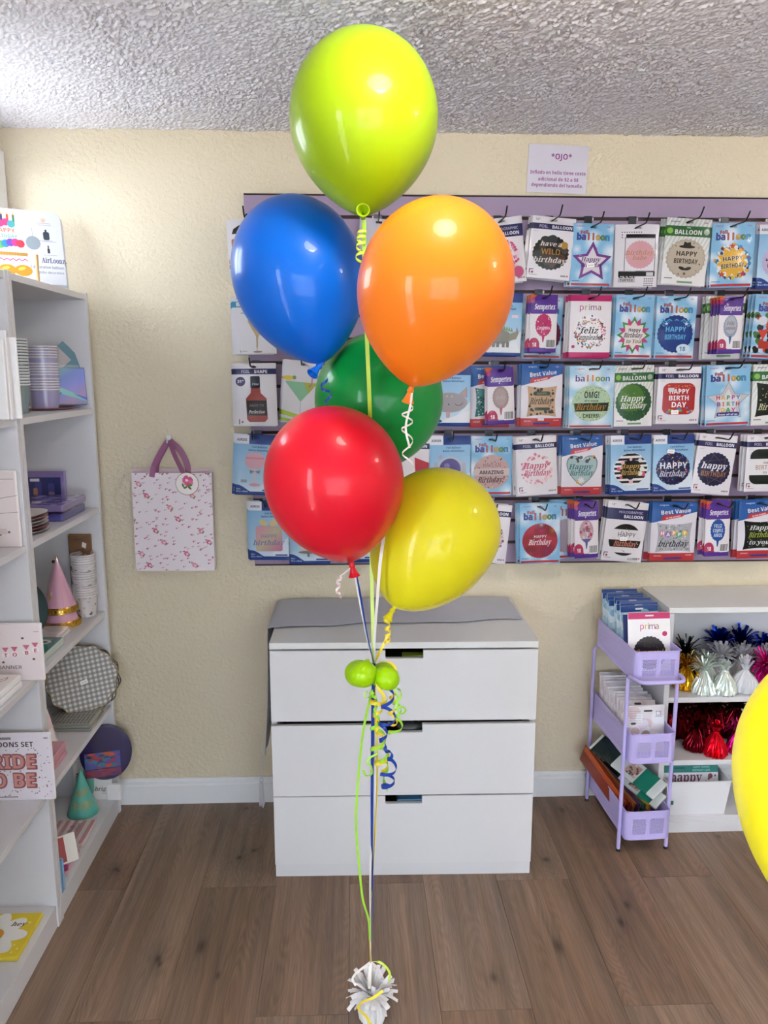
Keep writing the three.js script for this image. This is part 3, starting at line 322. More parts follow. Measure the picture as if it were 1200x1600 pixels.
  ['blackto', [1186, 827, 66, 90], 3, 'blue and red topped pack with a black pillow and gold script', (c) => { frames.best(c); pillow(c, 30, 116, 176, 170, '#14191a'); dots(c, 44, 126, 196, 276, 40, ['#8a9a6a', '#c8c8a0'], 1, 3); script(c, 'Happy', 122, 160, 36, '#dfe6e0'); script(c, 'Birthday', 122, 200, 42, '#a8b83c', { max: 126 }); script(c, 'to you!', 122, 244, 34, '#dfe6e0'); }],
];
const packPrint = tex(2048, 2048, (c) => packs.forEach((p, i) => { c.save(); c.translate((i % 9) * CW, Math.floor(i / 9) * CH); c.beginPath(); c.rect(0, 0, CW, CH); c.clip(); p[4](c); c.restore(); }));
const packMat = mat('#dddbe0', 0.38, { map: packPrint, clearcoat: 0.14, clearcoatRoughness: 0.08, specularIntensity: 0.35, side: THREE.DoubleSide });
const US = [0, 0.1, 0.22, 0.33, 0.42, 0.58, 0.67, 0.78, 0.9, 1], VS = [0, 0.02, 0.1, 0.22, 0.36, 0.5, 0.64, 0.78, 0.88, 0.925, 0.96, 1];
const HOLE_V = 0.955;
// a flat plastic pouch with a hang slot; its origin is the slot
function pouchGeo(w, h, cell, wave) {
  const P = [], U = [], nu = US.length, nv = VS.length, ox = (cell % 9) * CW, oy = Math.floor(cell / 9) * CH, idx = [];
  for (const side of [1, -1]) for (let j = 0; j < nv; j++) for (let i = 0; i < nu; i++) {
    const u = US[i], v = VS[j], thick = 0.0045 * Math.pow(Math.sin(Math.PI * u), 0.6) * Math.pow(Math.sin(Math.PI * Math.min(1, v * 1.05)), 0.5) * (v > 0.9 ? 0.25 : 1);
    const bend = 0.0022 * Math.sin(u * 5 + wave) * Math.sin(v * 4 + wave * 2) + 0.0012 * Math.sin(v * 13 + wave + u * 3);
    P.push((u - 0.5) * w, (v - HOLE_V + 0.01) * h, bend + side * (0.0006 + (Number.isFinite(thick) ? thick : 0)));
    const k = 0.004; U.push((ox + (k + (1 - 2 * k) * (side > 0 ? u : u)) * CW) / 2048, 1 - (oy + (1 - (k + (1 - 2 * k) * v)) * CH) / 2048);
  }
  const at = (s, i, j) => s * nu * nv + j * nu + i, hole = (i, j) => i === 4 && j === 9;
  for (let j = 0; j < nv - 1; j++) for (let i = 0; i < nu - 1; i++) {
    if (hole(i, j)) continue;
    idx.push(at(0, i, j), at(0, i + 1, j), at(0, i + 1, j + 1), at(0, i, j), at(0, i + 1, j + 1), at(0, i, j + 1));
    idx.push(at(1, i, j), at(1, i + 1, j + 1), at(1, i + 1, j), at(1, i, j), at(1, i, j + 1), at(1, i + 1, j + 1));
  }
  const rim = (a, b) => idx.push(at(0, ...a), at(1, ...a), at(1, ...b), at(0, ...a), at(1, ...b), at(0, ...b));
  for (let i = 0; i < nu - 1; i++) { rim([i, 0], [i + 1, 0]); rim([i + 1, nv - 1], [i, nv - 1]); }
  for (let j = 0; j < nv - 1; j++) { rim([0, j + 1], [0, j]); rim([nu - 1, j], [nu - 1, j + 1]); }
  const g = new THREE.BufferGeometry(); g.setAttribute('position', new THREE.Float32BufferAttribute(P, 3)); g.setAttribute('uv', new THREE.Float32BufferAttribute(U, 2)); g.setIndex(idx); g.computeVertexNormals(); return g;
}
const stickerGeo = new RoundedBoxGeometry(0.024, 0.013, 0.0008, 1, 0.0003);
const stickerMat = printed(64, 36, (c) => { rect(c, 0, 0, 64, 36, '#efe9ec'); text(c, '$0.00'.replace('0.00', '3.99'), 32, 18, 18, '#777', { w: 'normal' }); }, 0.6);
const tagMat = printed(96, 32, (c) => { rect(c, 0, 0, 96, 32, '#cfc8c4'); text(c, '$3.99', 48, 16, 20, '#222'); rect(c, 0, 0, 8, 32, '#222'); rect(c, 88, 0, 8, 32, '#222'); }, 0.5);
const rowOf = (cy) => (cy < 450 ? 0 : cy < 560 ? 1 : cy < 665 ? 2 : cy < 775 ? 3 : 4), ROWS = ['top row', 'second row', 'third row', 'fourth row', 'bottom row'];
const FRONT = { maroon: 0, stripegreen: 0, teal: 0, bluehalf: 0 };            // packs that hang behind a slim one, on its hook
const soleHook = new Set(Object.keys(FRONT));
const stacks = { babe: 1, lilac: 1, peach: 1, mauve: 0, maroon: 1, stripegreen: 1, teal: 1, bluehalf: 1, cat: 1, redwhite: 1, robot: 1, tealhid: 0, cake: 1, semprose: 1, sempfeliz: 3, sempsilver: 3, sempblue: 2, cheers: 2, amazing: 1 };
packs.forEach(([key, [cx, cy, w, h], tilt, what], i) => {
  const slim = key.startsWith('semp'), back = soleHook.has(key), n = stacks[key] ?? 2, zf = SZ + (back ? 0.028 : slim ? 0.078 : 0.026 + 0.014 * n + 0.008);
  const c = onZ(cx, cy, zf), m = onZ(cx + w / 2, cy, zf).sub(onZ(cx - w / 2, cy, zf)).length(), mh = onZ(cx, cy - h / 2, zf).sub(onZ(cx, cy + h / 2, zf)).length(), a = -R(tilt - (cx - 590) * 0.0083);
  const arm = (HOLE_V - 0.01 - 0.5) * mh, hang = [c.x - Math.sin(a) * arm, c.y + Math.cos(a) * arm, zf];
  const t = thing('balloon_pack', `${what}, ${ROWS[rowOf(cy)]}`, 'balloon pack', hang, 0, 'foil balloon packs on the slatwall hooks');
  t.userData.label = t.userData.label.split(/\s+/).slice(0, 16).join(' ').replace(/,$/, '');
  t.rotation.z = a;
  part('pouch', pouchGeo(m, mh, i, i * 1.7), packMat, t);
  if (i % 5 === 2 && !slim) { const s = part('price_sticker', stickerGeo, stickerMat, t); s.position.set(m * rr(-0.1, 0.25), -mh * rr(0.2, 0.75), 0.0075); s.rotation.z = rr(-0.1, 0.1); }
  for (let k = 1; k <= n; k++) {
    const b = new THREE.Group(); b.name = numbered('balloon_pack'); scene.add(b);
    part('pouch', t.children[0].geometry, packMat, b); b.position.set(hang[0] - 0.004 * k + rr(-0.002, 0.001), hang[1] + rr(-0.002, 0.001), zf - 0.014 * k); b.rotation.z = a + R(rr(-2.2, 1.2)) * (k % 2 ? 1 : 0.6);
    const short = what.replace(/,.*$/, '').split(' '), keep = short.slice(0, 10).join(' ').replace(/ (with|and|a|an|the)$/, '');
    tag(b, `${['', 'first', 'second', 'third'][k]} spare behind the ${keep}`, 'balloon pack', 'foil balloon packs on the slatwall hooks');
  }
  if (!back) {
    const row = HOOKROW[rowOf(cy)], wallX = hang[0] - 0.002, len = zf - SZ + 0.1, y0 = hang[1] - 0.004 + 0.006 - row, hk = thing('display_hook', `dark wire hook holding the ${what.replace(/,.*$/, '').split(' ').slice(0, 10).join(' ').replace(/ (with|and|a|an|the)$/, '')}`, 'hook', [wallX, row, SZ], 0, 'slatwall hooks');
    part('hook_arm', tube([[0, y0, -0.006], [0, y0, len * 0.4], [0, y0 - 0.001, len - 0.025], [0, y0 + 0.006, len - 0.01], [0, y0 + 0.024, len + 0.006]], 0.0024, 20, 8), M.wire, hk);
    part('hook_plate', box(0.026, Math.max(0.02, Math.abs(y0) + 0.016), 0.003, 0, y0 / 2, 0.002, 0.001), M.wire, hk);
    part('price_tag', box(0.026, 0.0085, 0.003, rr(-0.02, 0.01), -0.0005, 0.0), tagMat, hk);
  }
});

// ------------------------------------------------------------------ balloons
const latex = (c) => mat(c, 0.34, { clearcoat: 0.32, clearcoatRoughness: 0.03, specularIntensity: 0.3, transmission: 0.12, thickness: 0, side: THREE.DoubleSide });
const LX = { lime: latex('#9bbb10'), blue: latex('#0466d4'), orange: latex('#fb8420'), green: latex('#0d9440'), red: latex('#e3182f'), yellow: latex('#f0e426'), mini: latex('#a8dc0c') };
// body of revolution from the crown (top) through the widest ring (0) down to the neck (-reach)
function balloonGeo(rad, reach, crown, sharp = 0.66) {
  const p = []; for (let i = 0; i <= 26; i++) { const a = (i / 26) * Math.PI / 2; p.push([Math.max(1e-4, rad * Math.sin(a)), crown * Math.cos(a)]); }
  for (let i = 1; i <= 34; i++) { const s = Math.sin((i / 34) * Math.PI / 2); p.push([Math.max(0.0055, rad * Math.pow(1 - s * s, sharp)), -reach * s]); }
  return lathe(p.reverse(), 64);
}
const neckGeo = (k) => lathe([[0.0055, 0.004], [0.0045, -0.004], [0.0065, -0.007], [0.0065, -0.01], [0.0048, -0.012], [0.008, -0.022], [0.0105, -0.028], [0.0118, -0.0295], [0.012, -0.031], [0.0112, -0.032], [0.009, -0.03], [0.006, -0.02], [0.002, -0.014]].map(([x, y]) => [x * k, y * k]), 24);
function balloon(label, m, centre, knot, rad, crown = 1.04, group = 'latex balloons of the bouquet', sharp = 0.66, lip = null) {
  const up = centre.clone().sub(knot), reach = up.length(); up.normalize();
  const t = thing('balloon', label, 'balloon', centre.toArray(), 0, group);
  t.quaternion.setFromUnitVectors(V(0, 1, 0), up);
  part('balloon_body', balloonGeo(rad, reach, rad * crown, sharp), m, t);
  const n = part('neck', neckGeo(lip ? 1.1 : 1), m, t); n.position.y = -reach;
  if (lip) n.quaternion.setFromUnitVectors(V(0, -1, 0), lip.clone().applyQuaternion(t.quaternion.clone().invert()).normalize());
  return t;
}
const COL = V(0.03, 0, -1.635);                                     // the upright line of the ribbons
const kn = (px, py, t) => deep(px, py, t);
const K = { lime: kn(567, 338, 1.50), blue: kn(502, 568, 1.66), orange: kn(643, 604, 1.47), green: kn(592, 730, 1.75), red: kn(549, 878, 1.60), yellow: kn(616, 949, 1.70) };
balloon('lime balloon at the very top of the bouquet', LX.lime, deep(568.5, 185, 1.487), K.lime, 0.1425, 1.1, undefined, 0.74, V(0, 0.15, 1));
balloon('blue balloon at the upper part of the bouquet, below the lime one', LX.blue, deep(466, 427, 1.675), K.blue, 0.1428, 1.16, undefined, 0.72, V(-0.5, -0.6, 0.5));
balloon('orange balloon in front of the slatwall, right of the blue one', LX.orange, deep(680, 451, 1.413), K.orange, 0.1422, 1.12, undefined, 0.7);
balloon('dark green balloon half hidden behind the red and orange ones', LX.green, deep(592, 624, 1.80), K.green, 0.149, 1.03);
balloon('red balloon in front of the green one', LX.red, deep(522, 750, 1.58), K.red, 0.1425, 1.06);
balloon('yellow balloon leaning out at the lower right of the bouquet', LX.yellow, deep(684, 828, 1.74), K.yellow, 0.1405, 1.0, undefined, 0.6);
// near yellow balloon cut off by the frame
{
  const c = deep(1411, 1228, 0.66);
  balloon('large yellow balloon close up at the right edge, cut off by the frame', latex('#f2e420'), c, c.clone().add(V(0.02, -0.18, 0)), 0.1335, 1.0, 'nearest balloon');
}
// ------------------------------------------------------------------ ribbons
// flat ribbon along points; flat(i, tangent) gives the direction of its width
function ribbonGeo(pts, width, flat, thick = 0.0003) {
  const n = pts.length, P = [], idx = [];
  for (let i = 0; i < n; i++) {
    const t = pts[Math.min(n - 1, i + 1)].clone().sub(pts[Math.max(0, i - 1)]).normalize(), w = flat(i / (n - 1), t, i).clone(); w.addScaledVector(t, -w.dot(t)).normalize();
    const nn = t.clone().cross(w).multiplyScalar(thick); w.multiplyScalar(width / 2);
    for (const [a, b] of [[-1, 1], [1, 1], [1, -1], [-1, -1]]) P.push(...pts[i].clone().addScaledVector(w, a).addScaledVector(nn, b).toArray());
  }
  for (let i = 0; i < n - 1; i++) for (let k = 0; k < 4; k++) { const a = i * 4 + k, b = i * 4 + ((k + 1) % 4); idx.push(a, b, b + 4, a, b + 4, a + 4); }
  const g = new THREE.BufferGeometry(); g.setAttribute('position', new THREE.Float32BufferAttribute(P, 3)); g.setAttribute('uv', new THREE.Float32BufferAttribute(new Float32Array(P.length / 3 * 2), 2)); g.setIndex(idx); const f = g.toNonIndexed(); f.computeVertexNormals(); return f;
}
const smooth = (pts, n) => new THREE.CatmullRomCurve3(pts, false, 'centripetal').getPoints(n);
const straight = (pts, width, n = 24, twist = 0) => ribbonGeo(smooth(pts, n), width, (s) => V(Math.cos(twist * s), 0, Math.sin(twist * s)));
// curled ribbon wound round a line of points
function curlGeo(pts, width, rad, turns, phase = 0, grow = () => 1) {
  const line = smooth(pts, Math.ceil(turns * 18)), n = line.length, out = [], ax = [];
  for (let i = 0; i < n; i++) {
    const t = line[Math.min(n - 1, i + 1)].clone().sub(line[Math.max(0, i - 1)]).normalize(), a = V(1, 0, 0.2).cross(t).normalize(), b = t.clone().cross(a), q = phase + turns * 6.2832 * (i / (n - 1)), r = rad * grow(i / (n - 1));
    out.push(line[i].clone().addScaledVector(a, r * Math.cos(q)).addScaledVector(b, r * Math.sin(q))); ax.push(t);
  }
  return ribbonGeo(out, width, (s, t, i) => ax[i]);
}
const satin = (c, o = {}) => mat(c, 0.28, { side: THREE.DoubleSide, ...o });
const RB = { lime: satin('#9fd93c'), limey: satin('#c6e24a'), blue: satin('#0b3a9c'), yellow: satin('#f6dc3c'), white: satin('#e9e4de'), pearl: satin('#efe0de'), pink: satin('#f0dcdc') };
const NODE = onZ(584, 1036, -1.62), BAND = [583, 1036, 1.72];
const ribbon = (name, label) => thing(name, label, 'ribbon', [0, 0, 0], 0, 'curling ribbons of the bouquet');
{
  let t = ribbon('ribbon', 'lime ribbon curled beside the neck of the top balloon');
  part('curl', curlGeo([kn(566, 360, 1.5), kn(564, 378, 1.5), kn(562, 411, 1.5)], 0.005, 0.0085, 4.2, 0.5), RB.limey, t);
  part('tail', straight([kn(569, 344, 1.5), kn(569.5, 372, 1.5), kn(568, 412, 1.51)], 0.006), RB.lime, t);
  t = ribbon('ribbon', 'long lime yellow ribbon running down between the big balloons');
  part('strand', straight([K.lime.clone().add(V(0.002, -0.01, -0.01)), kn(570, 440, 1.56), kn(574, 545, 1.6), kn(578, 642, 1.632), kn(579, 700, 1.7), kn(580, 860, 1.715), NODE], 0.0082, 40, 0.4), RB.limey, t);
  t = ribbon('ribbon', 'blue ribbon curled below the neck of the blue balloon');
  part('curl', curlGeo([kn(506, 590, 1.66), kn(507, 606, 1.665), kn(513, 620, 1.67), kn(514, 640, 1.67)], 0.006, 0.008, 1.8, 1), RB.blue, t);
  t = ribbon('ribbon', 'white ribbon curled below the neck of the orange balloon');
  part('curl', curlGeo([kn(637, 634, 1.47), kn(636, 670, 1.48), kn(638, 734, 1.5)], 0.0032, 0.0105, 3.3, 0.4), RB.pearl, t);
  part('tail', straight([kn(644, 612, 1.47), kn(641, 634, 1.47), kn(634, 668, 1.48), kn(640, 700, 1.49)], 0.004), RB.pearl, t);
  t = ribbon('ribbon', 'short pearl pink ribbon curl hanging beside the red balloon neck');
  part('curl', curlGeo([kn(531, 901, 1.6), kn(528, 915, 1.6), kn(530, 934, 1.6)], 0.005, 0.005, 2.4), RB.pink, t);
  part('tail', straight([kn(549, 886, 1.6), kn(540, 894, 1.6), kn(531, 900, 1.6)], 0.0016), RB.pink, t);
  t = ribbon('ribbon', 'blue and silver ribbon from the red balloon to the tied knot');
  part('strand', straight([kn(556, 896, 1.6), kn(563, 930, 1.63), kn(573, 990, 1.68), NODE], 0.0045, 24, 1.2), RB.blue, t);
  part('strand', straight([kn(554, 896, 1.6), kn(560, 930, 1.63), kn(571, 988, 1.68), NODE.clone().add(V(-0.003, 0, 0))], 0.004, 24, 1.5), RB.white, t);
  t = ribbon('ribbon', 'white ribbon falling in front of the yellow balloon to the knot');
  part('strand', straight([kn(603, 800, 1.66), kn(599, 842, 1.62), kn(594, 880, 1.62), kn(589, 945, 1.65), kn(585, 1000, 1.69), NODE.clone().add(V(0.003, 0, 0))], 0.0065, 30, 0.8), RB.white, t);
  t = ribbon('ribbon', 'golden yellow ribbon coiled below the lower yellow balloon');
  part('curl', curlGeo([kn(603, 962, 1.7), kn(606, 985, 1.705), kn(605, 1004, 1.71)], 0.0065, 0.0065, 3.6, 0.7), RB.yellow, t);
  part('strand', straight([kn(607, 990, 1.71), kn(598, 1010, 1.71), kn(588, 1029, 1.715), NODE], 0.006, 16, 0.3), RB.yellow, t);
  // main strands down to the weight
  const TIE = onZ(579.5, 1503, -1.635);
  t = ribbon('ribbon', 'blue ribbon strand running straight down to the white weight');
  part('strand', straight([NODE, onZ(582, 1150, -1.635), onZ(581, 1300, -1.635), onZ(582, 1420, -1.635), TIE], 0.0075, 60, 1.8), RB.blue, t);
  t = ribbon('ribbon', 'white ribbon strand running down beside the blue one');
  part('strand', straight([NODE, onZ(586, 1150, -1.637), onZ(585, 1250, -1.637), onZ(579, 1350, -1.637), onZ(578.5, 1440, -1.637), TIE], 0.0068, 60, 1.4), RB.white, t);
  t = ribbon('ribbon', 'yellow ribbon strand twisting behind the blue one');
  part('strand', straight([NODE, onZ(589, 1190, -1.64), onZ(586, 1290, -1.64), onZ(582.5, 1370, -1.64), onZ(578, 1450, -1.64), TIE], 0.006, 60, 2.4), RB.yellow, t);
  t = ribbon('ribbon', 'loose lime ribbon bowing out left of the straight strands');
  part('strand', straight([NODE.clone().add(V(-0.004, -0.06, 0.005)), onZ(568, 1140, -1.63), onZ(558, 1240, -1.63), onZ(556.5, 1290, -1.63), onZ(561, 1350, -1.63), onZ(567, 1405, -1.63), onZ(576, 1438, -1.634), onZ(578, 1470, -1.636)], 0.0055, 60, 0.6), RB.lime, t);
  // curls below the mini balloons
  const cl = (label, m, pts, w, r, turns, ph, z = -1.6) => part('curl', curlGeo(pts.map(([x, y, dz]) => onZ(x, y, z + (dz || 0))), w, r, turns, ph, (s) => 0.75 + 0.5 * Math.sin(s * 9 + ph)), m, ribbon('ribbon', label));
  cl('blue ribbon curl hanging down from the mini balloons', RB.blue, [[606, 1080], [606, 1120], [597, 1150], [602, 1170], [612, 1185], [605, 1215], [606, 1232]], 0.0075, 0.0135, 7, 0.2, -1.58);
  cl('yellow ribbon curl left of the blue curl', RB.yellow, [[592, 1090], [588, 1115], [592, 1150], [596, 1185], [601, 1206]], 0.0072, 0.016, 5.6, 1.4, -1.605);
  cl('lime ribbon curl left of the yellow curl', RB.lime, [[584, 1078], [587, 1110], [588, 1140], [594, 1175], [602, 1195], [600, 1236]], 0.007, 0.016, 5.8, 3.0, -1.59);
  cl('yellow ribbon curl hanging farthest right', RB.yellow, [[612, 1082], [617, 1100], [613, 1125], [606, 1134]], 0.006, 0.012, 2.6, 2.2, -1.6);
  cl('lime ribbon curl hanging right of the blue curl', RB.lime, [[616, 1080], [624, 1105], [621, 1125], [613, 1150]], 0.006, 0.012, 2.8, 0.5, -1.585);
  part('loop', straight([onZ(614, 1070, -1.585), onZ(622, 1092, -1.58), onZ(618, 1108, -1.575), onZ(628, 1104, -1.578), onZ(634, 1110, -1.58), onZ(626, 1116, -1.584), onZ(620, 1108, -1.588)], 0.004, 40), RB.lime, ribbon('ribbon', 'small open lime ribbon loop at the right of the curls'));
  part('loop', straight([onZ(590, 1178, -1.59), onZ(578, 1184, -1.585), onZ(574, 1190, -1.582), onZ(580, 1198, -1.585), onZ(580, 1210, -1.59), onZ(572, 1212, -1.592), onZ(567, 1203, -1.59)], 0.0045, 40), RB.lime, ribbon('ribbon', 'wide lime ribbon hook curling out to the left'));
  part('loop', straight([onZ(590, 1034, -1.60), onZ(606, 1034, -1.595), onZ(617, 1042, -1.58), onZ(619, 1054, -1.575)], 0.0055, 24), RB.yellow, ribbon('ribbon', 'yellow ribbon arching over the right mini balloon'));
  part('loop', straight([onZ(587, 1062, -1.576), onZ(592, 1076, -1.568), onZ(600, 1088, -1.572), onZ(598, 1096, -1.58)], 0.0065, 24), RB.yellow, ribbon('ribbon', 'yellow ribbon crossing in front of the mini balloons'));
  part('loop', straight([onZ(575, 1080, -1.6), onZ(569, 1084, -1.598), onZ(572, 1090, -1.597), onZ(580, 1088, -1.6), onZ(584, 1082, -1.604)], 0.003, 24), RB.lime, ribbon('ribbon', 'tiny lime ribbon loop left under the mini balloons'));
}
// four mini balloons tied round the ribbons
[[568, 1053.5, -1.575, 0.0285, 'front left mini lime balloon at the ribbon knot', [0.6, -0.1, -0.6]], [562, 1052.5, -1.625, 0.030, 'rear left mini lime balloon at the ribbon knot', [0.7, -0.1, 0.1]], [604.5, 1059.5, -1.572, 0.0255, 'front right mini lime balloon at the ribbon knot', [-0.6, 0.25, -0.5]], [600, 1056, -1.632, 0.030, 'rear right mini lime balloon at the ribbon knot', [-0.6, 0.2, 0.2]]].forEach(([x, y, z, r, label, d]) => {
  const c = onZ(x, y, z); balloon(label, LX.mini, c, c.clone().add(V(...d).normalize().multiplyScalar(r * 1.2)), r, 1.12, 'mini balloons at the ribbon knot');
});
// ------------------------------------------------------------------ balloon weights: a pleated pouch, a tied neck, a fringe
function weight(label, m, pos, k, o = {}) {
  const t = thing('balloon_weight', label, 'balloon weight', pos, o.turn ?? 0, o.group), pts = [], nA = 72, nH = 12, idx = [], U = [];
  const rad = o.rad ?? 1, prof = o.round ? [[0.001, 0], [0.03, 0.0], [0.038, 0.008], [0.043, 0.024], [0.042, 0.038], [0.035, 0.052], [0.024, 0.064], [0.013, 0.073], [0.009, 0.08], [0.0085, 0.084], [0.014, 0.094], [0.020, 0.104]] : [[0.001, 0], [0.036, 0.0], [0.041, 0.006], [0.038, 0.02], [0.033, 0.034], [0.027, 0.048], [0.021, 0.06], [0.014, 0.07], [0.009, 0.078], [0.0085, 0.083], [0.014, 0.093], [0.02, 0.104]];
  const cut = o.slim ? prof.length : prof.length - 2;
  for (let j = 0; j < cut; j++) for (let i = 0; i < nA; i++) { const a = (i / nA) * 6.2832, r = prof[j][0] * rad * (1 + (j ? 0.07 : 0) * Math.sin(a * 11 + 2.2 * Math.sin(a * 3 + o.s)) + (j ? 0.05 : 0) * Math.sin(a * 23 + prof[j][1] * 90)); pts.push(r * Math.cos(a), prof[j][1], r * Math.sin(a)); U.push(0, 0); }
  for (let j = 0; j < cut - 1; j++) for (let i = 0; i < nA; i++) { const a = j * nA + i, b = j * nA + (i + 1) % nA; idx.push(a, a + nA, b, b, a + nA, b + nA); }
  let g = new THREE.BufferGeometry(); g.setAttribute('position', new THREE.Float32BufferAttribute(pts, 3)); g.setAttribute('uv', new THREE.Float32BufferAttribute(U, 2)); g.setIndex(idx); if (o.foil) { g = g.toNonIndexed(); } g.computeVertexNormals();
  part('pouch', g, m, t);
  const strips = [], N = o.n ?? 44;
  for (let i = 0; i < N; i++) {
    const a = i * 2.39996, tilt = o.slim ? rr(0.1, 0.45) : rr(0.15, o.spread ?? 1.45), len = (o.len ?? 0.05) * rr(0.75 - 0.4 * (o.wild ?? 0), 1.15), br = (o.br ?? 0.006) * rnd() + 0.002, base = V(br * Math.cos(a), 0.08, br * Math.sin(a)), p = [];
    for (let j = 0; j <= 6; j++) { const s = j / 6, th = tilt * (0.55 + (o.droop ?? 0.6) * s); p.push(base.clone().add(V(Math.cos(a) * Math.sin(th), Math.cos(th), Math.sin(a) * Math.sin(th)).multiplyScalar(len * s))); }
    const tw = rr(-0.9, 0.9) * (1 + (o.wild ?? 0)), gg = ribbonGeo(p, (o.w ?? 0.0055) * rr(0.8, 1.2), () => V(-Math.sin(a + tw), rr(-0.1, 0.1), Math.cos(a + tw))); strips.push(gg);
  }
  if (o.each) strips.forEach((s) => part('fringe_strip', s, m, t)); else part('fringe', strips, m, t).userData.kind = 'stuff';
  part('tie', new THREE.TorusGeometry(0.0085, 0.0018, 8, 20).rotateX(Math.PI / 2).translate(0, 0.081, 0), o.tie || m, t);
  t.scale.setScalar(k); return t;
}
{
  const tissue = mat('#faf9fb', 0.85, { side: THREE.DoubleSide, transmission: 0.25, thickness: 0 });
  const w = weight('white tissue wrapped weight on the floor that holds the bouquet', tissue, [0.031, 0, -1.64], 0.93, { round: true, rad: 0.8, n: 96, each: true, len: 0.058, w: 0.0105, s: 1, spread: 2.2, droop: 0.3, br: 0.016, wild: 0.5 });
  part('handle_ribbon', straight([onZ(579.5, 1503, -1.635), onZ(566, 1513, -1.632), onZ(555, 1522, -1.63), onZ(551, 1530, -1.63), onZ(556, 1540, -1.625)].map((p) => w.worldToLocal(p)), 0.006, 30), RB.white, w);
  part('handle_ribbon', straight([onZ(579.5, 1503, -1.635), onZ(592, 1503, -1.63), onZ(604, 1512, -1.625), onZ(609, 1522, -1.625), onZ(608, 1534, -1.625)].map((p) => w.worldToLocal(p)), 0.006, 30), RB.limey, w);
  part('handle_ribbon', straight([onZ(579.5, 1503, -1.635), onZ(578, 1518, -1.63), onZ(577, 1545, -1.625)].map((p) => w.worldToLocal(p)), 0.008, 20), RB.white, w);
  part('handle_ribbon', straight([onZ(579.5, 1503, -1.635), onZ(590, 1512, -1.64), onZ(599, 1530, -1.65)].map((p) => w.worldToLocal(p)), 0.006, 20), RB.pearl, w);
  part('yellow_ribbon', straight([onZ(598, 1548, -1.585), onZ(583, 1559, -1.575), onZ(566, 1566, -1.575), onZ(560, 1574, -1.578), onZ(565, 1582, -1.588), onZ(572, 1588, -1.59), onZ(580, 1602, -1.592)].map((p) => w.worldToLocal(p)), 0.0065, 40), RB.yellow, w, 'yellow ribbon wound round the weight');
}

// ------------------------------------------------------------------ chest of drawers
{
  const t = thing('chest_of_drawers', 'white three drawer chest with cut-out finger grips against the wall', 'chest of drawers', [0.141, 0, -2.19], R(-0.9));
  const W = 0.803, D = 0.44, yy = 0.77;
  part('top', box(W, 0.02, D, 0, yy - 0.01, -D / 2, 0.0015), M.top, t);
  part('side_panel', box(0.016, yy - 0.02, D - 0.024, -W / 2 + 0.008, (yy - 0.02) / 2, -D / 2 - 0.012), M.laminate, t); part('side_panel', box(0.016, yy - 0.02, D - 0.024, W / 2 - 0.008, (yy - 0.02) / 2, -D / 2 - 0.012), M.laminate, t);
  part('back_panel', box(W - 0.034, yy - 0.03, 0.006, 0, (yy - 0.02) / 2, -D + 0.006), M.laminate, t);
  part('plinth', box(W - 0.004, 0.041, 0.014, 0, 0.0205, -0.012), M.laminate, t);
  [[0.5215, 0.7435, 0, 0, 0], [0.2785, 0.5085, 0.0015, 0.0035, -0.004], [0.0425, 0.2715, 0, 0, 0]].forEach(([lo, hi, out, roll, drop], i) => {
    const w = W - 0.003, h = hi - lo, s = new THREE.Shape(), cw = 0.0575, cd = 0.0255, r = 0.006, q = 0.0015;
    s.moveTo(-w / 2 + q, 0); s.lineTo(w / 2 - q, 0); s.lineTo(w / 2, q); s.lineTo(w / 2, h); s.lineTo(cw, h); s.lineTo(cw, h - cd + r); s.quadraticCurveTo(cw, h - cd, cw - r, h - cd); s.lineTo(-cw + r, h - cd); s.quadraticCurveTo(-cw, h - cd, -cw, h - cd + r); s.lineTo(-cw, h); s.lineTo(-w / 2, h); s.lineTo(-w / 2, q);
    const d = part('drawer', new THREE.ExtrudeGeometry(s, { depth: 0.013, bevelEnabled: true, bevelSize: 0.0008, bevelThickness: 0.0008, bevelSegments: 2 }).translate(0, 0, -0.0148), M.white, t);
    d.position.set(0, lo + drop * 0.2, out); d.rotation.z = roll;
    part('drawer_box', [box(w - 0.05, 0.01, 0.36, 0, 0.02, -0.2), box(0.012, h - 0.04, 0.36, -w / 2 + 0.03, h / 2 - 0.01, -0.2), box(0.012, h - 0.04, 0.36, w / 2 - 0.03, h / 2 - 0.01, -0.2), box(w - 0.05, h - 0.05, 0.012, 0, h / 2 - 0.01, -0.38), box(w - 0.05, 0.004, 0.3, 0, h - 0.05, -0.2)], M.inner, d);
    if (i !== 1) part('contents', i ? box(0.1, 0.02, 0.1, 0.03, h - 0.032, -0.07, 0.003) : box(0.07, 0.012, 0.03, 0.03, h - 0.03, -0.04, 0.003), i ? mat('#4a7ca4', 0.3) : mat('#7a8a24', 0.6), d);
    else part('contents', new THREE.SphereGeometry(0.03, 16, 10).scale(1.5, 0.5, 1).translate(0.02, h - 0.03, -0.06), mat('#5a5c60', 0.1, { clearcoat: 1 }), d);
  });
}
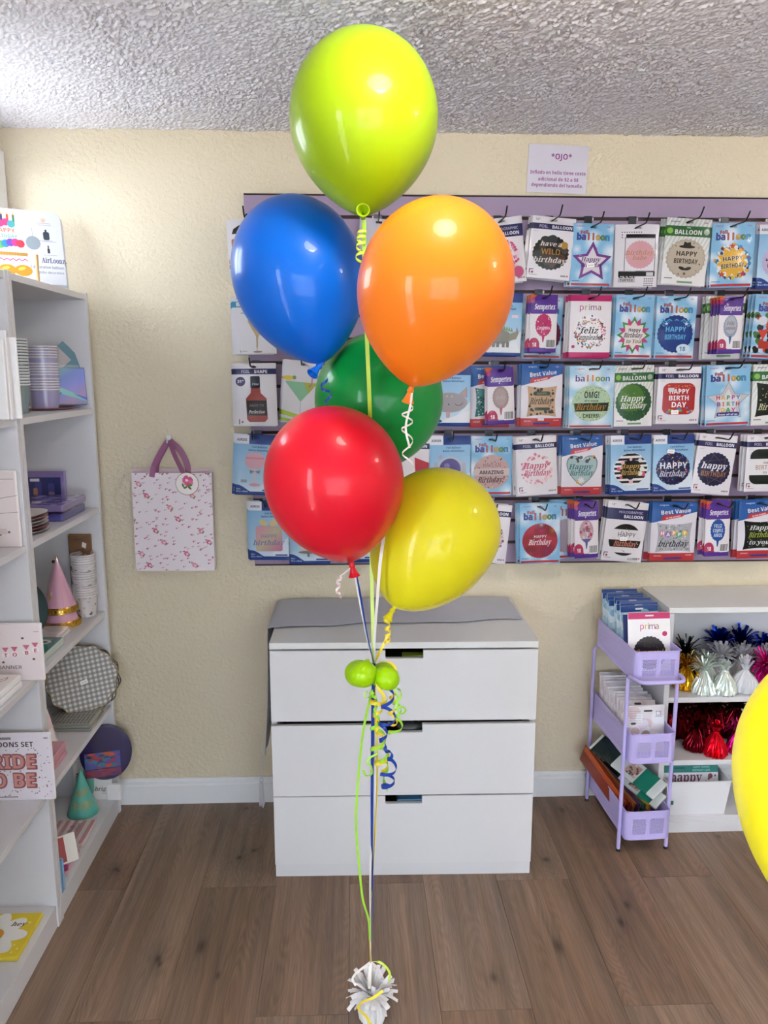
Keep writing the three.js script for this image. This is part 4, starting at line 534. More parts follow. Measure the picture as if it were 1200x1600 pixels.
// grey runner cloth over the back of the chest, hanging down its left side, with a tassel
{
  const t = thing('runner_cloth', 'grey satin runner over the back of the chest, end hanging left with tassel', 'cloth', [0, 0, 0]);
  const P = [], U = [], idx = [], nu = 90, nv = 24, across = (v) => V(0, 0, 0);
  for (let j = 0; j <= nv; j++) for (let i = 0; i <= nu; i++) {
    const v = j / nv, s = (i / nu) * 1.258;                          // s runs from the hanging end up over the edge and along the top
    const hang = 0.455, edgeL = -0.268, front = -2.335 - 0.048 * Math.max(0, (s - hang) / 0.86) + 0.008 * Math.sin(s * 14) + 0.005 * Math.sin(s * 31);
    let x, y, z;
    if (s < hang) { const k = 1 - s / hang, ripple = 0.006 * Math.sin(v * 9 + k * 2) * k; x = edgeL - 0.012 - 0.008 * k - 0.018 * k * k * k + ripple * 0.5; y = 0.776 - (hang - s); z = (-2.335 + 0.012 * k) * (1 - v) + (-2.625) * v; z += (v < 0.5 ? -1 : 1) * 0.0 ; z = THREE.MathUtils.lerp(z, -2.40, Math.max(0, k - 0.82) * 3.2 * (1)); }
    else { x = edgeL + (s - hang) - 0.002; y = 0.7752 + 0.0018 * Math.sin(x * 22 + v * 5) * (0.3 + 0.7 * Math.sin(v * 3)) + 0.0018; z = front * (1 - v) + -2.632 * v; if (s < hang + 0.03) y -= 0.002; }
    P.push(x, y + (j === 0 && s >= hang ? -0.001 : 0), z); U.push(s, v * 0.3);
  }
  for (let j = 0; j < nv; j++) for (let i = 0; i < nu; i++) { const a = j * (nu + 1) + i, b = a + nu + 1; idx.push(a, a + 1, b + 1, a, b + 1, b); }
  const n0 = P.length / 3; for (let k = 0; k < n0; k++) { P.push(P[k * 3] - (P[k * 3 + 1] < 0.76 ? -0.0015 : 0), P[k * 3 + 1] - (P[k * 3 + 1] >= 0.76 ? 0.0015 : 0), P[k * 3 + 2]); U.push(U[k * 2], U[k * 2 + 1]); }
  const m0 = idx.length; for (let k = 0; k < m0; k += 3) idx.push(idx[k] + n0, idx[k + 2] + n0, idx[k + 1] + n0);
  for (let i = 0; i < nu; i++) idx.push(i, i + n0, i + 1, i + 1, i + n0, i + 1 + n0);
  const g = new THREE.BufferGeometry(); g.setAttribute('position', new THREE.Float32BufferAttribute(P, 3)); g.setAttribute('uv', new THREE.Float32BufferAttribute(U, 2)); g.setIndex(idx); g.computeVertexNormals();
  const satinCloth = mat('#bcbeca', 0.5, { sheen: 0.4, sheenColor: '#d6d6e0', sheenRoughness: 0.4, side: THREE.DoubleSide });
  part('cloth', g, satinCloth, t);
  const ts = new THREE.Group(); ts.name = 'tassel'; t.add(ts); ts.position.set(-0.318, 0.325, -2.4);
  part('cord', tube([[0, 0.02, 0], [0, -0.03, 0.002], [-0.004, -0.1, 0]], 0.0012, 12, 6), mat('#cfcdd2', 0.5), ts); part('bead', new THREE.SphereGeometry(0.007, 14, 10).translate(-0.004, -0.105, 0), mat('#dedde2', 0.4), ts);
  const th = []; for (let i = 0; i < 26; i++) { const a = i * 2.4, r = 0.003 + 0.005 * (i / 26); th.push(tube([[-0.004 + 0.004 * Math.cos(a), -0.108, 0.004 * Math.sin(a)], [-0.004 + r * Math.cos(a), -0.14, r * Math.sin(a)], [-0.004 + r * 1.3 * Math.cos(a), -0.198 + 0.006 * Math.sin(i), r * 1.3 * Math.sin(a)]], 0.0009, 5, 4)); }
  const fr = part('fringe', th, mat('#d9d7dc', 0.5), ts); fr.userData.kind = 'stuff';
}

// ------------------------------------------------------------------ two white bookcases on the left wall
const FX = -0.855, BX = -1.122, SH = [1.443, 1.115, 0.756, 0.413, 0.068];
function bookcase(label, z0, z1) {
  const t = thing('bookcase', label, 'bookcase', [0, 0, 0]), d = FX - BX, cx = (FX + BX) / 2, cz = (z0 + z1) / 2, w = z1 - z0 - 0.036;
  for (const z of [z0 + 0.009, z1 - 0.009]) part('side_panel', box(d, 1.807, 0.0175, cx, 0.9035, z, 0.001), M.laminate, t);
  part('back_panel', box(0.004, 1.79, z1 - z0 - 0.004, BX + 0.002, 0.9, cz), M.laminate, t);
  part('top_board', box(d - 0.002, 0.018, w, cx - 0.001, 1.807 - 0.013, cz, 0.001), M.laminate, t);
  for (const y of SH) part('shelf', box(d - 0.008, 0.018, w, cx, y - 0.009, cz, 0.001), M.laminate, t);
  part('plinth', box(0.014, 0.05, w, FX - 0.012, 0.025, cz), M.laminate, t);
  part('cam_cover', cyl(0.006, 0.006, 0.002).rotateX(Math.PI / 2).translate(-1.02, 0.93, z0 + 0.0185), M.rubber, t);
  return t;
}
bookcase('tall white open bookcase nearest the back corner', -2.597, -2.019);
bookcase('tall white open bookcase cut off by the left edge of the photo', -2.016, -1.44);
// a pouch, card or pack that stands: w wide, h high, base centre at pos, face towards +z turned by turn and leaning back
function standing(name, label, category, w, h, d, print, pos, turn = 0, lean = 0, o = {}) {
  const t = thing(name, label, category, pos, turn, o.group); t.rotation.order = 'YXZ'; t.rotation.x = -lean; if (o.roll) t.rotation.z = o.roll;
  part(o.body || 'pack', box(w, h, d, 0, h / 2, 0, Math.min(d * 0.4, 0.004)), faced(print, o.side || M.paper), t);
  if (o.slot) part('hang_slot', box(0.03, 0.005, 0.0008, 0, h * 0.94, d / 2 + 0.0002), mat('#5a5558', 0.7), t);
  if (o.wrap) part('clear_wrap', box(w + 0.012, h + 0.012, d + 0.006, 0, h / 2 + 0.002, 0, 0.003), M.clear, t);
  if (o.sticker) { const s = part('price_sticker', stickerGeo, stickerMat, t); s.position.set(o.sticker[0] * w, o.sticker[1] * h, d / 2 + (o.wrap ? 0.0036 : 0.0006)); }
  return t;
}
// a pack lying flat: x and z are spans
function lying(name, label, category, [x0, x1], [z0, z1], y, h, print, o = {}) {
  const w = x1 - x0, d = z1 - z0, t = thing(name, label, category, [(x0 + x1) / 2, y, (z0 + z1) / 2], o.turn || 0, o.group), n = o.layers || 1;
  for (let k = 0; k < n; k++) part(n > 1 ? 'layer' : 'pack', box(w - (k % 2) * 0.003, h / n - 0.001, d - (k % 2) * 0.003, rr(-0.001, 0.001) * (n > 1), h / n * (k + 0.5), 0, Math.min(0.004, h / n * 0.4)), k === n - 1 ? faced(print, o.side || M.paper, true) : o.side || M.paper, t);
  if (o.wrap) part('clear_wrap', box(w + 0.01, h + 0.006, d + 0.01, 0, h / 2 + 0.003, 0, 0.003), M.clear, t);
  return t;
}
const flatPrint = (c1, draw = () => {}, w = 128, h = 128, r = 0.5) => printed(w, h, (c) => { rect(c, 0, 0, w, h, c1); draw(c, w, h); }, r);
function cupStack(label, pos, r, groups, wallM, rimM, o = {}) {
  const t = thing('cup_stack', label, 'paper cups', pos, o.turn || 0); let y = 0.001;
  for (const [body, rims] of groups) {
    part('cup', lathe([[r * 0.72 + r * 0.22 * (1 - body / 0.08), y], [r * 0.94, y + body], [r * 0.9, y + body + 0.001]], 40), wallM, t);
    const ring = lathe([[r * 0.9, 0.0005], [r * 0.96, 0], [r, 0.0014], [r, 0.003], [r * 0.965, 0.0043], [r * 0.93, 0.0035]], 40), band = lathe([[r * 0.91, -0.005], [r * 0.935, 0.0005]], 40);
    for (let k = 0; k < rims; k++) { const m = part('cup_rim', ring, rimM, t); m.position.y = y + body + k * 0.0082; if (k) { const b = part('cup', band, wallM, t); b.position.y = y + body + k * 0.0082; } }
    y += body + (rims - 1) * 0.0082 + 0.005;
  }
  part('clear_wrap', cyl(r * 1.04, r * 0.93, y - 0.004, 0, y / 2 + 0.001, 0, 28), M.clear, t);
  return t;
}
const zAt = (px, py, x) => onX(px, py, x).z;
{ // top of the far bookcase: foil balloon pack on a wooden plate easel
  const air = printed(384, 320, (c) => {
    rect(c, 0, 0, 384, 320, '#d3d5dd'); c.translate(38, 0); rrect(c, 70, 60, 92, 60, 8, '#f3eef0'); ['#c8344a', '#2c3a6c', '#c8442c', '#3a7a4a'].forEach((k, i) => { rect(c, 76 + i * 24, 26, 9, 34, k); poly(c, [[76 + i * 24, 26], [85 + i * 24, 26], [80 + i * 24, 14]], '#e0a83c'); });
    const wave = (y, cols) => cols.forEach((k, i) => disc(c, 54 + i * 22, y + 6 * Math.sin(i * 1.6), 16, k, 0)); wave(66, ['#4aa0d0', '#7a4aa8', '#c83a7a', '#c83a7a', '#4aa0a8']);
    text(c, 'HAPPY', 112, 94, 27, '#d8563c', { max: 92 }); text(c, 'BIRTHDAY', 112, 120, 22, '#4a9a7c', { max: 100 }); rrect(c, 40, 136, 140, 50, 14, '#f0e8ea'); ['#e8542c', '#e8c03c', '#5aa84a', '#3a8ac8', '#6a4ab0', '#c83a8a', '#c8344a'].forEach((k, i) => disc(c, 52 + i * 20, 152 + 6 * Math.sin(i), 17, k, 0));
    for (let i = 0; i < 15; i++) disc(c, 36 + i * 11, 196, 8, '#b8893c', 0.1, 5); rrect(c, 34, 204, 164, 34, 8, '#eee9ec'); c.strokeStyle = '#c83a7a'; c.lineWidth = 4; c.beginPath(); for (let i = 0; i < 14; i++) c.lineTo(40 + i * 12, 216 + (i % 2) * 9); c.stroke();
    for (const x of [52, 118, 182]) { c.fillStyle = '#c9962c'; c.beginPath(); c.ellipse(x - 8, 266, 36, 24, 0, 0, 7); c.fill(); c.fillStyle = '#e6c65a'; c.beginPath(); c.ellipse(x - 14, 258, 16, 7, -0.3, 0, 7); c.fill(); }
    disc(c, 224, 142, 30, '#8f9aa2', 0.02); rect(c, 223, 76, 2, 40, '#8f9aa2'); rrect(c, 268, 90, 26, 36, 8, '#2c3a44'); rect(c, 276, 80, 8, 14, '#2c3a44'); rect(c, 282, 150, 5, 30, '#2c3040'); rect(c, 280, 164, 10, 20, '#2c3040'); for (const [x, y] of [[250, 128], [262, 132], [262, 192], [246, 52], [250, 60]]) rect(c, x, y, 56, 2, '#9a9aa8'); star(c, 274, 40, 14, '#e0b49a'); text(c, 'AirLoonz', 300, 216, 30, '#2a2a58', { f: 'serif', max: 96 }); text(c, '1 decorative balloon', 272, 246, 17, '#3a3a50', { w: 'normal', max: 140 }); text(c, '1 globo decorativo', 280, 268, 15, '#5a5a70', { w: 'normal', max: 120 });
  }, 0.28, { clearcoat: 0.5 });
  const t = thing('balloon_pack', 'large white balloon pack with a birthday cake print on a wooden easel', 'balloon pack', [-1.0, 1.822, -2.44], R(26)); t.rotation.order = 'YXZ'; t.rotation.x = -0.3;
  const s = new THREE.Shape(), w = 0.262, h = 0.232, r = 0.028; s.moveTo(-w / 2, 0); s.lineTo(w / 2, 0); s.lineTo(w / 2, h - r); s.quadraticCurveTo(w / 2, h, w / 2 - r, h); s.lineTo(-w / 2 + r, h); s.quadraticCurveTo(-w / 2, h, -w / 2, h - r); s.lineTo(-w / 2, 0);
  for (let k = 0; k < 3; k++) { const g = new THREE.ExtrudeGeometry(s, { depth: 0.003, bevelEnabled: true, bevelSize: 0.001, bevelThickness: 0.001, bevelSegments: 1 }), p = g.attributes.position, u = g.attributes.uv; for (let i = 0; i < p.count; i++) u.setXY(i, p.getX(i) / w + 0.5, p.getY(i) / h); const m = part(k ? 'pouch_behind' : 'pouch', g, air, t); m.position.set(k * 0.003, k * -0.001, -0.007 * k - 0.004); }
  const e = thing('plate_easel', 'small wooden easel with two pegs on top of the bookcase', 'easel', [-1.0, 1.8, -2.44], R(26));
  for (const x of [-0.075, 0.048]) {
    part('foot_bar', box(0.014, 0.014, 0.13, x, 0.0075, 0, 0.002), M.wood, e);
    part('peg', cyl(0.0048, 0.0048, 0.092, x, 0.058, 0.026, 14).rotateX(0.06), M.wood, e);
    part('back_post', cyl(0.005, 0.005, 0.16, 0, 0.08, 0, 14).rotateX(-0.2).translate(x, 0.008, -0.037), M.wood, e);
  }
  part('cross_bar', cyl(0.005, 0.005, 0.14, 0, 0, 0, 14).rotateZ(Math.PI / 2).translate(0, 0.0075, -0.05), M.wood, e);
}
{ // compartment 1
  const lav = mat('#a9a6cf', 0.5), rimW = mat('#eceaee', 0.45), holo = mat('#8ea3ad', 0.25, { metalness: 0.4, iridescence: 1, iridescenceIOR: 1.6, iridescenceThicknessRange: [250, 450] });
  cupStack('tall stack of iridescent paper cups against the near side of the bookcase', [-0.965, SH[0], zAt(24, 600, -0.965)], 0.04, [[0.078, 7], [0.006, 9]], holo, rimW);
  cupStack('three packs of lavender paper cups stacked in the upper compartment', [-0.965, SH[0], zAt(69, 600, -0.965)], 0.046, [[0.06, 5], [0.008, 5], [0.014, 5]], lav, rimW);
  const plate = thing('plate_pack', 'flat pink plate pack under the lavender cups', 'plate', [-1.02, SH[0], -2.34]); plate.position.z = zAt(100, 640, -0.98); plate.position.x = -1.01;
  part('plate', lathe([[0.001, 0.0], [0.06, 0.0], [0.085, 0.007], [0.084, 0.0085], [0.06, 0.002], [0.001, 0.002]], 40), mat('#c99aa4', 0.5), plate);
  plate.position.z = -2.49; plate.position.x = -0.965;
  const film = printed(128, 144, (c) => { const g = c.createLinearGradient(0, 0, 128, 144); ['#5a6a70', '#57a0a8', '#5a78c8', '#7f86d8', '#a890b8', '#8c9ab8'].forEach((k, i) => g.addColorStop(i / 5, k)); c.fillStyle = g; c.fillRect(0, 0, 128, 144); poly(c, [[0, 60], [40, 66], [128, 120], [128, 132], [30, 90]], '#7cc0c0'); poly(c, [[0, 70], [60, 98], [20, 144], [0, 144]], '#3f74b0'); poly(c, [[90, 100], [128, 118], [128, 128]], '#5a5ae0'); }, 0.35, {});
  const b = standing('foil_pack', 'crumpled iridescent foil pack with a teal card, upper compartment', 'party pack', 0.14, 0.12, 0.012, film, [-0.93, SH[0] + 0.012, -2.535], R(28), 0.15, { side: film, wrap: true });
  const card = part('teal_card', box(0.075, 0.1, 0.002, 0, 0, 0, 0.0008), mat('#1f6a80', 0.35), b); card.position.set(0.018, 0.142, -0.002); card.rotation.z = 0.72;
  part('silver_panel', box(0.05, 0.06, 0.002, 0, 0, 0).rotateZ(0.72).translate(-0.006, 0.15, 0.001), mat('#8a8690', 0.3), b);
}
{ // compartment 2
  const pur = flatPrint('#8a78b0', (c) => { rect(c, 10, 20, 108, 96, '#2c3474'); for (const [x, h] of [[24, 60], [56, 84], [92, 72]]) { rrect(c, x - 9, 112 - h, 18, h - 12, 8, '#4a4a98'); } rrect(c, 42, 56, 12, 44, 4, '#b07a58'); rrect(c, 84, 70, 16, 34, 4, '#b8865c'); rect(c, 36, 102, 52, 8, '#c8c4e0'); rect(c, 34, 24, 26, 10, '#e8e4f0'); }, 128, 128, 0.2);
  standing('napkin_pack', 'purple and blue printed napkin pack standing upright in the second compartment', 'napkins', 0.152, 0.125, 0.02, pur, [-1.03, SH[1], -2.555], 0, 0.06, { wrap: true, side: mat('#8d7ab4', 0.3), slot: false });
  const flat = flatPrint('#7a6aa8', (c) => { dots(c, 4, 4, 124, 124, 40, ['#4a4a94', '#a89acc', '#c8bce0'], 4, 12); }, 128, 128, 0.2);
  lying('napkin_pack', 'lower purple napkin pack lying on the second shelf', 'napkins', [-1.06, -0.885], [-2.53, -2.33], SH[1], 0.024, flat, { side: mat('#4f4a98', 0.3), wrap: true });
  lying('napkin_pack', 'upper purple napkin pack lying on another one', 'napkins', [-1.06, -0.878], [-2.525, -2.318], SH[1] + 0.031, 0.022, flat, { side: mat('#8676ac', 0.3), wrap: true });
  const pt = thing('plate_stack', 'stack of white and pink paper plates at the left of the second shelf', 'plates', [-0.955, SH[1], -2.165]);
  for (let k = 0; k < 6; k++) { const m = part('plate', lathe([[0.001, 0.0], [0.055, 0.0], [0.088, 0.011], [0.0875, 0.0125], [0.055, 0.0016], [0.001, 0.0016]], 40), mat(k % 3 === 1 ? '#c9949c' : '#e6e2e4', 0.5), pt); m.position.y = k * 0.0085; m.rotation.z = 0.01 * k; }
}
{ // compartment 3
  const pinkC = flatPrint('#d7a3bd', (c) => { star(c, 30, 40, 10, '#8a6ab0'); star(c, 80, 70, 9, '#c8a03c'); star(c, 50, 96, 8, '#c8a03c'); dots(c, 4, 4, 124, 124, 20, ['#f0d8e2', '#c8a850'], 1, 3); }, 128, 128, 0.3), gf = mat('#c9a040', 0.22, { metalness: 0.95, side: THREE.DoubleSide });
  const hat = (label, x, y, z, k, m, band, n) => {
    const t = thing('party_hat', label, 'party hat', [x, y, z]); part('cone', lathe([[0.0006, 0.17 * k], [0.052 * k, 0.003], [0.0515 * k, 0.0025], [0.0004, 0.166 * k]], 48), m, t);
    if (band) { const st = []; for (let i = 0; i < 30; i++) { const a = i / 30 * 6.2832; st.push(new THREE.TorusGeometry(0.006, 0.0016, 5, 10).rotateY(-a + Math.PI / 2).translate(0.0535 * k * Math.cos(a), 0.01, 0.0535 * k * Math.sin(a))); } part('gold_trim', [lathe([[0.0545 * k, 0], [0.0525 * k, 0.014], [0.05 * k, 0.02]], 40), ...st], gf, t); part('tip', new THREE.SphereGeometry(0.004, 10, 8).translate(0, 0.17 * k, 0), gf, t); }
    return t;
  };
  hat('lower pink party hat with gold trim under another one', -0.955, SH[2], -2.44, 1.1, pinkC, true);
  const top = hat('upper pink party hat with gold scalloped trim on the third shelf', -0.957, SH[2] + 0.046, -2.442, 1.04, pinkC, true);
  part('clear_wrap', lathe([[0.001, 0.185], [0.06, 0.01], [0.058, 0.0]], 24), M.clear, top);
  const cw = flatPrint('#d3cfd2', (c) => { for (let i = 0; i < 8; i++) disc(c, i * 16 + 8, 22, 7, '#6a666c', 0); dots(c, 0, 50, 128, 128, 60, ['#8a868c', '#b8b4b8', '#5a565c'], 1, 4); }, 128, 128);
  cupStack('three packs of white and grey paper cups stacked by the kraft card', [-0.905, SH[2], -2.53], 0.0395, [[0.07, 5], [0.018, 4], [0.02, 5]], cw, mat('#eae7ea', 0.45));
  standing('straw_box', 'brown kraft box with a hang slot behind the cup stack', 'box', 0.075, 0.27, 0.014, flatPrint('#7a5638', (c) => { text(c, 'PAPER', 64, 60, 16, '#4a3220'); rect(c, 30, 80, 68, 3, '#4a3220'); rect(c, 60, 44, 0, 0, '#fff'); c.save(); c.translate(90, 40); c.rotate(0.3); rect(c, -12, -10, 24, 20, '#e6e2e0'); c.restore(); }, 128, 300), [-0.925, SH[2], -2.583 + 0.012], 0, 0, { side: M.kraft, slot: true });
  const pl = thing('plate', 'dark slate green plate leaning in the shade of the third compartment', 'plate', [-1.018, SH[2] + 0.104, -2.26]); pl.rotation.set(Math.PI / 2 - 0.15, 0, 0);
  part('plate', lathe([[0.001, 0], [0.075, 0], [0.1, 0.008], [0.099, 0.0095], [0.075, 0.002], [0.001, 0.002]], 48), mat('#4c6264', 0.5), pl);
  lying('napkin_pack', 'white wrapped napkin pack beside the pink hats', 'napkins', [-1.06, -0.9], [-2.36, -2.255], SH[2], 0.022, flatPrint('#d8d0d2'), { layers: 2, side: mat('#e0dcdd', 0.5), wrap: true });
  const tealP = flatPrint('#1f7a70', (c) => { c.fillStyle = '#eef0ee'; c.beginPath(); c.ellipse(70, 40, 42, 20, -0.15, 0, 7); c.fill(); c.fillStyle = '#20282a'; c.beginPath(); c.ellipse(52, 38, 12, 7, 0, 0, 7); c.ellipse(90, 36, 12, 7, 0, 0, 7); c.fill(); rrect(c, 26, 80, 30, 12, 5, '#c8d4d0'); rrect(c, 70, 14, 40, 5, 2, '#c9bca8'); }, 128, 128, 0.3);
  lying('napkin_pack', 'teal printed napkin pack at the front of the third shelf', 'napkins', [-1.02, -0.878], [-2.25, -2.085], SH[2], 0.024, tealP, { side: mat('#c6d4cf', 0.4), wrap: true });
}
const gingham = (() => { const g = printed(256, 256, (c) => { rect(c, 0, 0, 256, 256, '#c9c6c2'); for (let i = 0; i < 16; i++) { c.fillStyle = 'rgba(88,84,82,.5)'; c.fillRect(i * 16, 0, 8, 256); c.fillRect(0, i * 16, 256, 8); } }, 0.45); g.map.wrapS = g.map.wrapT = THREE.RepeatWrapping; return g; })();
{ // compartment 4
  const s = []; for (let i = 0; i < 96; i++) { const a = i / 96 * 6.2832, r = 0.112 * (1 + 0.035 * Math.cos(a * 12)); s.push(new THREE.Vector2(r * Math.cos(a), r * Math.sin(a))); }
  const t = thing('plate_stack', 'large scalloped gingham plates with thin dark edges standing tilted', 'plates', [-0.925, SH[3] + 0.128, -2.50]); t.rotation.order = 'YXZ'; t.rotation.set(-0.3, R(22), 0.1);
  for (let k = 0; k < 3; k++) {
    const g = new THREE.ExtrudeGeometry(new THREE.Shape(s), { depth: 0.0015, bevelEnabled: false, curveSegments: 1 }), u = g.attributes.uv, p = g.attributes.position; for (let i = 0; i < p.count; i++) u.setXY(i, p.getX(i) * 4.0, p.getY(i) * 4.0);
    const m = part('plate', g, gingham, t); m.position.set(0.004 * k, -0.003 * k, -0.007 * k); m.rotation.z = 0.13 * k;
    part('rim', new THREE.TubeGeometry(new THREE.CatmullRomCurve3(s.map((q) => V(q.x, q.y, 0.0015)), true), 96, 0.0016, 5, true), k ? mat('#3a3230', 0.5) : mat('#8a7444', 0.3, { metalness: 0.7 }), m);
  }
  const lb = part('price_sticker', stickerGeo, stickerMat, t); lb.position.set(0.004, -0.01, 0.0022); lb.rotation.z = 0.2;
  const ng = flatPrint('#bdbbb4', (c) => { for (let i = 0; i < 12; i++) { c.fillStyle = 'rgba(70,72,66,.5)'; c.fillRect(i * 11, 0, 5.5, 128); c.fillRect(0, i * 11, 128, 5.5); } }); lying('napkin_pack', 'grey gingham napkins stacked flat in front of the scalloped plates', 'napkins', [-1.0, -0.866], [-2.52, -2.375], SH[3], 0.03, ng, { layers: 3, side: mat('#8b8d86', 0.5), wrap: true });
  const cone = thing('cone_pack', 'pink and white checked paper cone in clear wrap', 'party pack', [-0.965, SH[3], -2.27]); part('cone', lathe([[0.034, 0.0], [0.036, 0.01], [0.012, 0.125], [0.0005, 0.14]], 28), flatPrint('#e6c8d0', (c) => { for (let i = 0; i < 8; i++) for (let j = 0; j < 8; j++) if ((i + j) % 2) rect(c, i * 16, j * 16, 16, 16, '#f3ecee'); }), cone); part('clear_wrap', lathe([[0.04, 0.0], [0.042, 0.01], [0.015, 0.14], [0.003, 0.155]], 20), M.clear, cone);
  const wp = thing('plate', 'white round plate standing against the side of the bookcase', 'plate', [-0.94, SH[3] + 0.083, -2.06]); wp.rotation.set(Math.PI / 2, 0.0, 0); wp.rotation.z = 0.18; part('plate', lathe([[0.001, 0], [0.06, 0], [0.082, 0.008], [0.081, 0.0095], [0.06, 0.002], [0.001, 0.002]], 48), mat('#e3dfe2', 0.5), wp);
  lying('napkin_pack', 'pink folded napkins at the front of the fourth shelf', 'napkins', [-1.0, -0.884], [-2.225, -2.105], SH[3], 0.045, flatPrint('#d8a0ae'), { layers: 3, side: mat('#cf98a6', 0.6) });
}
{ // bottom compartment
  const teal = printed(512, 192, (c) => { rect(c, 0, 0, 512, 192, '#56b0a4'); for (const x of [128, 384]) { text(c, 'HAPPY', x, 92, 44, '#a8924e', { max: 150 }); text(c, 'BIRTHDAY', x, 140, 44, '#a8924e', { max: 170 }); } }, 0.35);
  const t = thing('party_hat', 'teal party hat with gold happy birthday letters on the bottom shelf', 'party hat', [-0.945, SH[4], -2.475], R(-69)); part('cone', lathe([[0.052, 0.0015], [0.0008, 0.162]], 64), teal, t); part('inner_cone', lathe([[0.0004, 0.158], [0.051, 0.001]], 40), mat('#d8b4b4', 0.6), t);
  standing('greeting_card', 'white card with a green cactus print behind the teal hat', 'card', 0.135, 0.148, 0.004, flatPrint('#dedad9', (c) => { rrect(c, 34, 20, 34, 90, 16, '#6ab8a4'); rrect(c, 8, 46, 30, 44, 10, '#6ab8a4'); star(c, 60, 14, 12, '#c2325c'); star(c, 18, 46, 10, '#b8304a'); script(c, 'bright', 98, 92, 18, '#5a5658'); rect(c, 92, 106, 18, 2, '#999'); }), [-0.935, SH[4], -2.555], 0, 0.05, { body: 'card' });
  standing('carton', 'small white carton below the purple plates at the end of the bookcase', 'box', 0.05, 0.06, 0.02, M.card, [-0.862, SH[4], -2.556], 0, 0, { side: M.card, body: 'carton' });
  const pp = thing('plate_pack', 'dark purple rounded plates in a clear bag at the bookcase end', 'plates', [-0.885, SH[4] + 0.078, -2.567]); const sh = new THREE.Shape(); sh.absellipse(0, 0.1, 0.085, 0.1, 0, Math.PI * 2); const pg = new THREE.ExtrudeGeometry(sh, { depth: 0.012, bevelEnabled: true, bevelSize: 0.002, bevelThickness: 0.002, bevelSegments: 2, curveSegments: 28 });
  pp.rotation.y = R(14); part('plates', pg, mat('#1f1650', 0.3, { clearcoat: 0.6 }), pp); part('picture', box(0.118, 0.06, 0.002, -0.012, 0.075, 0.0155, 0.0008), flatPrint('#4a5aa8', (c) => { dots(c, 6, 6, 122, 122, 50, ['#b8383c', '#3a7a9c', '#7a4a9c', '#c8582c', '#2c3a6c'], 6, 16); }), pp); part('lower_band', box(0.12, 0.03, 0.002, -0.012, 0.028, 0.0155, 0.0008), flatPrint('#7a3a5c', (c) => dots(c, 6, 6, 122, 122, 24, ['#a8344a', '#54356c'], 6, 16)), pp);
  part('clear_bag', box(0.19, 0.2, 0.022, 0, 0.1, 0.006, 0.004), M.clear, pp); part('bag_gather', lathe([[0.014, 0], [0.005, 0.012], [0.012, 0.03], [0.002, 0.034]], 14).translate(0.088, 0.198, 0.006), M.clear, pp);
  const stripe = flatPrint('#e2d3d4', (c) => { for (let i = 0; i < 5; i++) rect(c, i * 28, 0, 14, 128, '#c98e98'); text(c, 'HELLO', 60, 56, 16, '#4a3438', { rot: -Math.PI / 2 }); text(c, 'GORGEOUS', 80, 62, 16, '#4a3438', { rot: -Math.PI / 2 }); });
  lying('napkin_pack', 'pink and white striped pack lying in front of the teal hat', 'napkins', [-1.0, -0.876], [-2.405, -2.27], SH[4], 0.016, stripe, { wrap: true, side: mat('#dcc6c8', 0.5) });
  standing('napkin_pack', 'white pack with a large red panel leaning on the bottom shelf', 'napkins', 0.1, 0.085, 0.012, flatPrint('#e6e1dd', (c) => { rect(c, 0, 8, 84, 112, '#a2202c'); }, 128, 128, 0.3), [-0.902, SH[4] + 0.012, -2.165], R(34), 0.5, { side: mat('#ddd6d2', 0.5), wrap: true });
  lying('napkin_pack', 'pink glossy pack under the red and white pack', 'napkins', [-0.99, -0.877], [-2.25, -2.13], SH[4], 0.01, flatPrint('#d2a2ac', (c) => dots(c, 70, 10, 124, 110, 10, ['#b83a8a', '#a82a5c', '#e0a8c0'], 8, 14)), { wrap: true, side: mat('#cf9fae', 0.4) });
  [[-0.872, 0.104, '#6f9fc8'], [-0.874, 0.102, '#4a7cb4'], [-0.872, 0.1, '#87b2d4']].forEach(([x, h, c], k) => standing('notebook', `${['first', 'second', 'third'][k]} thin blue booklet upright against the near side panel`, 'booklet', 0.1, h, 0.0055, flatPrint(c, (q) => rect(q, 100, 0, 6, 128, '#d8e4ee')), [x - 0.036, SH[4], -2.052 - 0.0085 * k], 0, 0, { side: mat(c, 0.4), body: 'booklet', group: 'blue booklets' }));
}
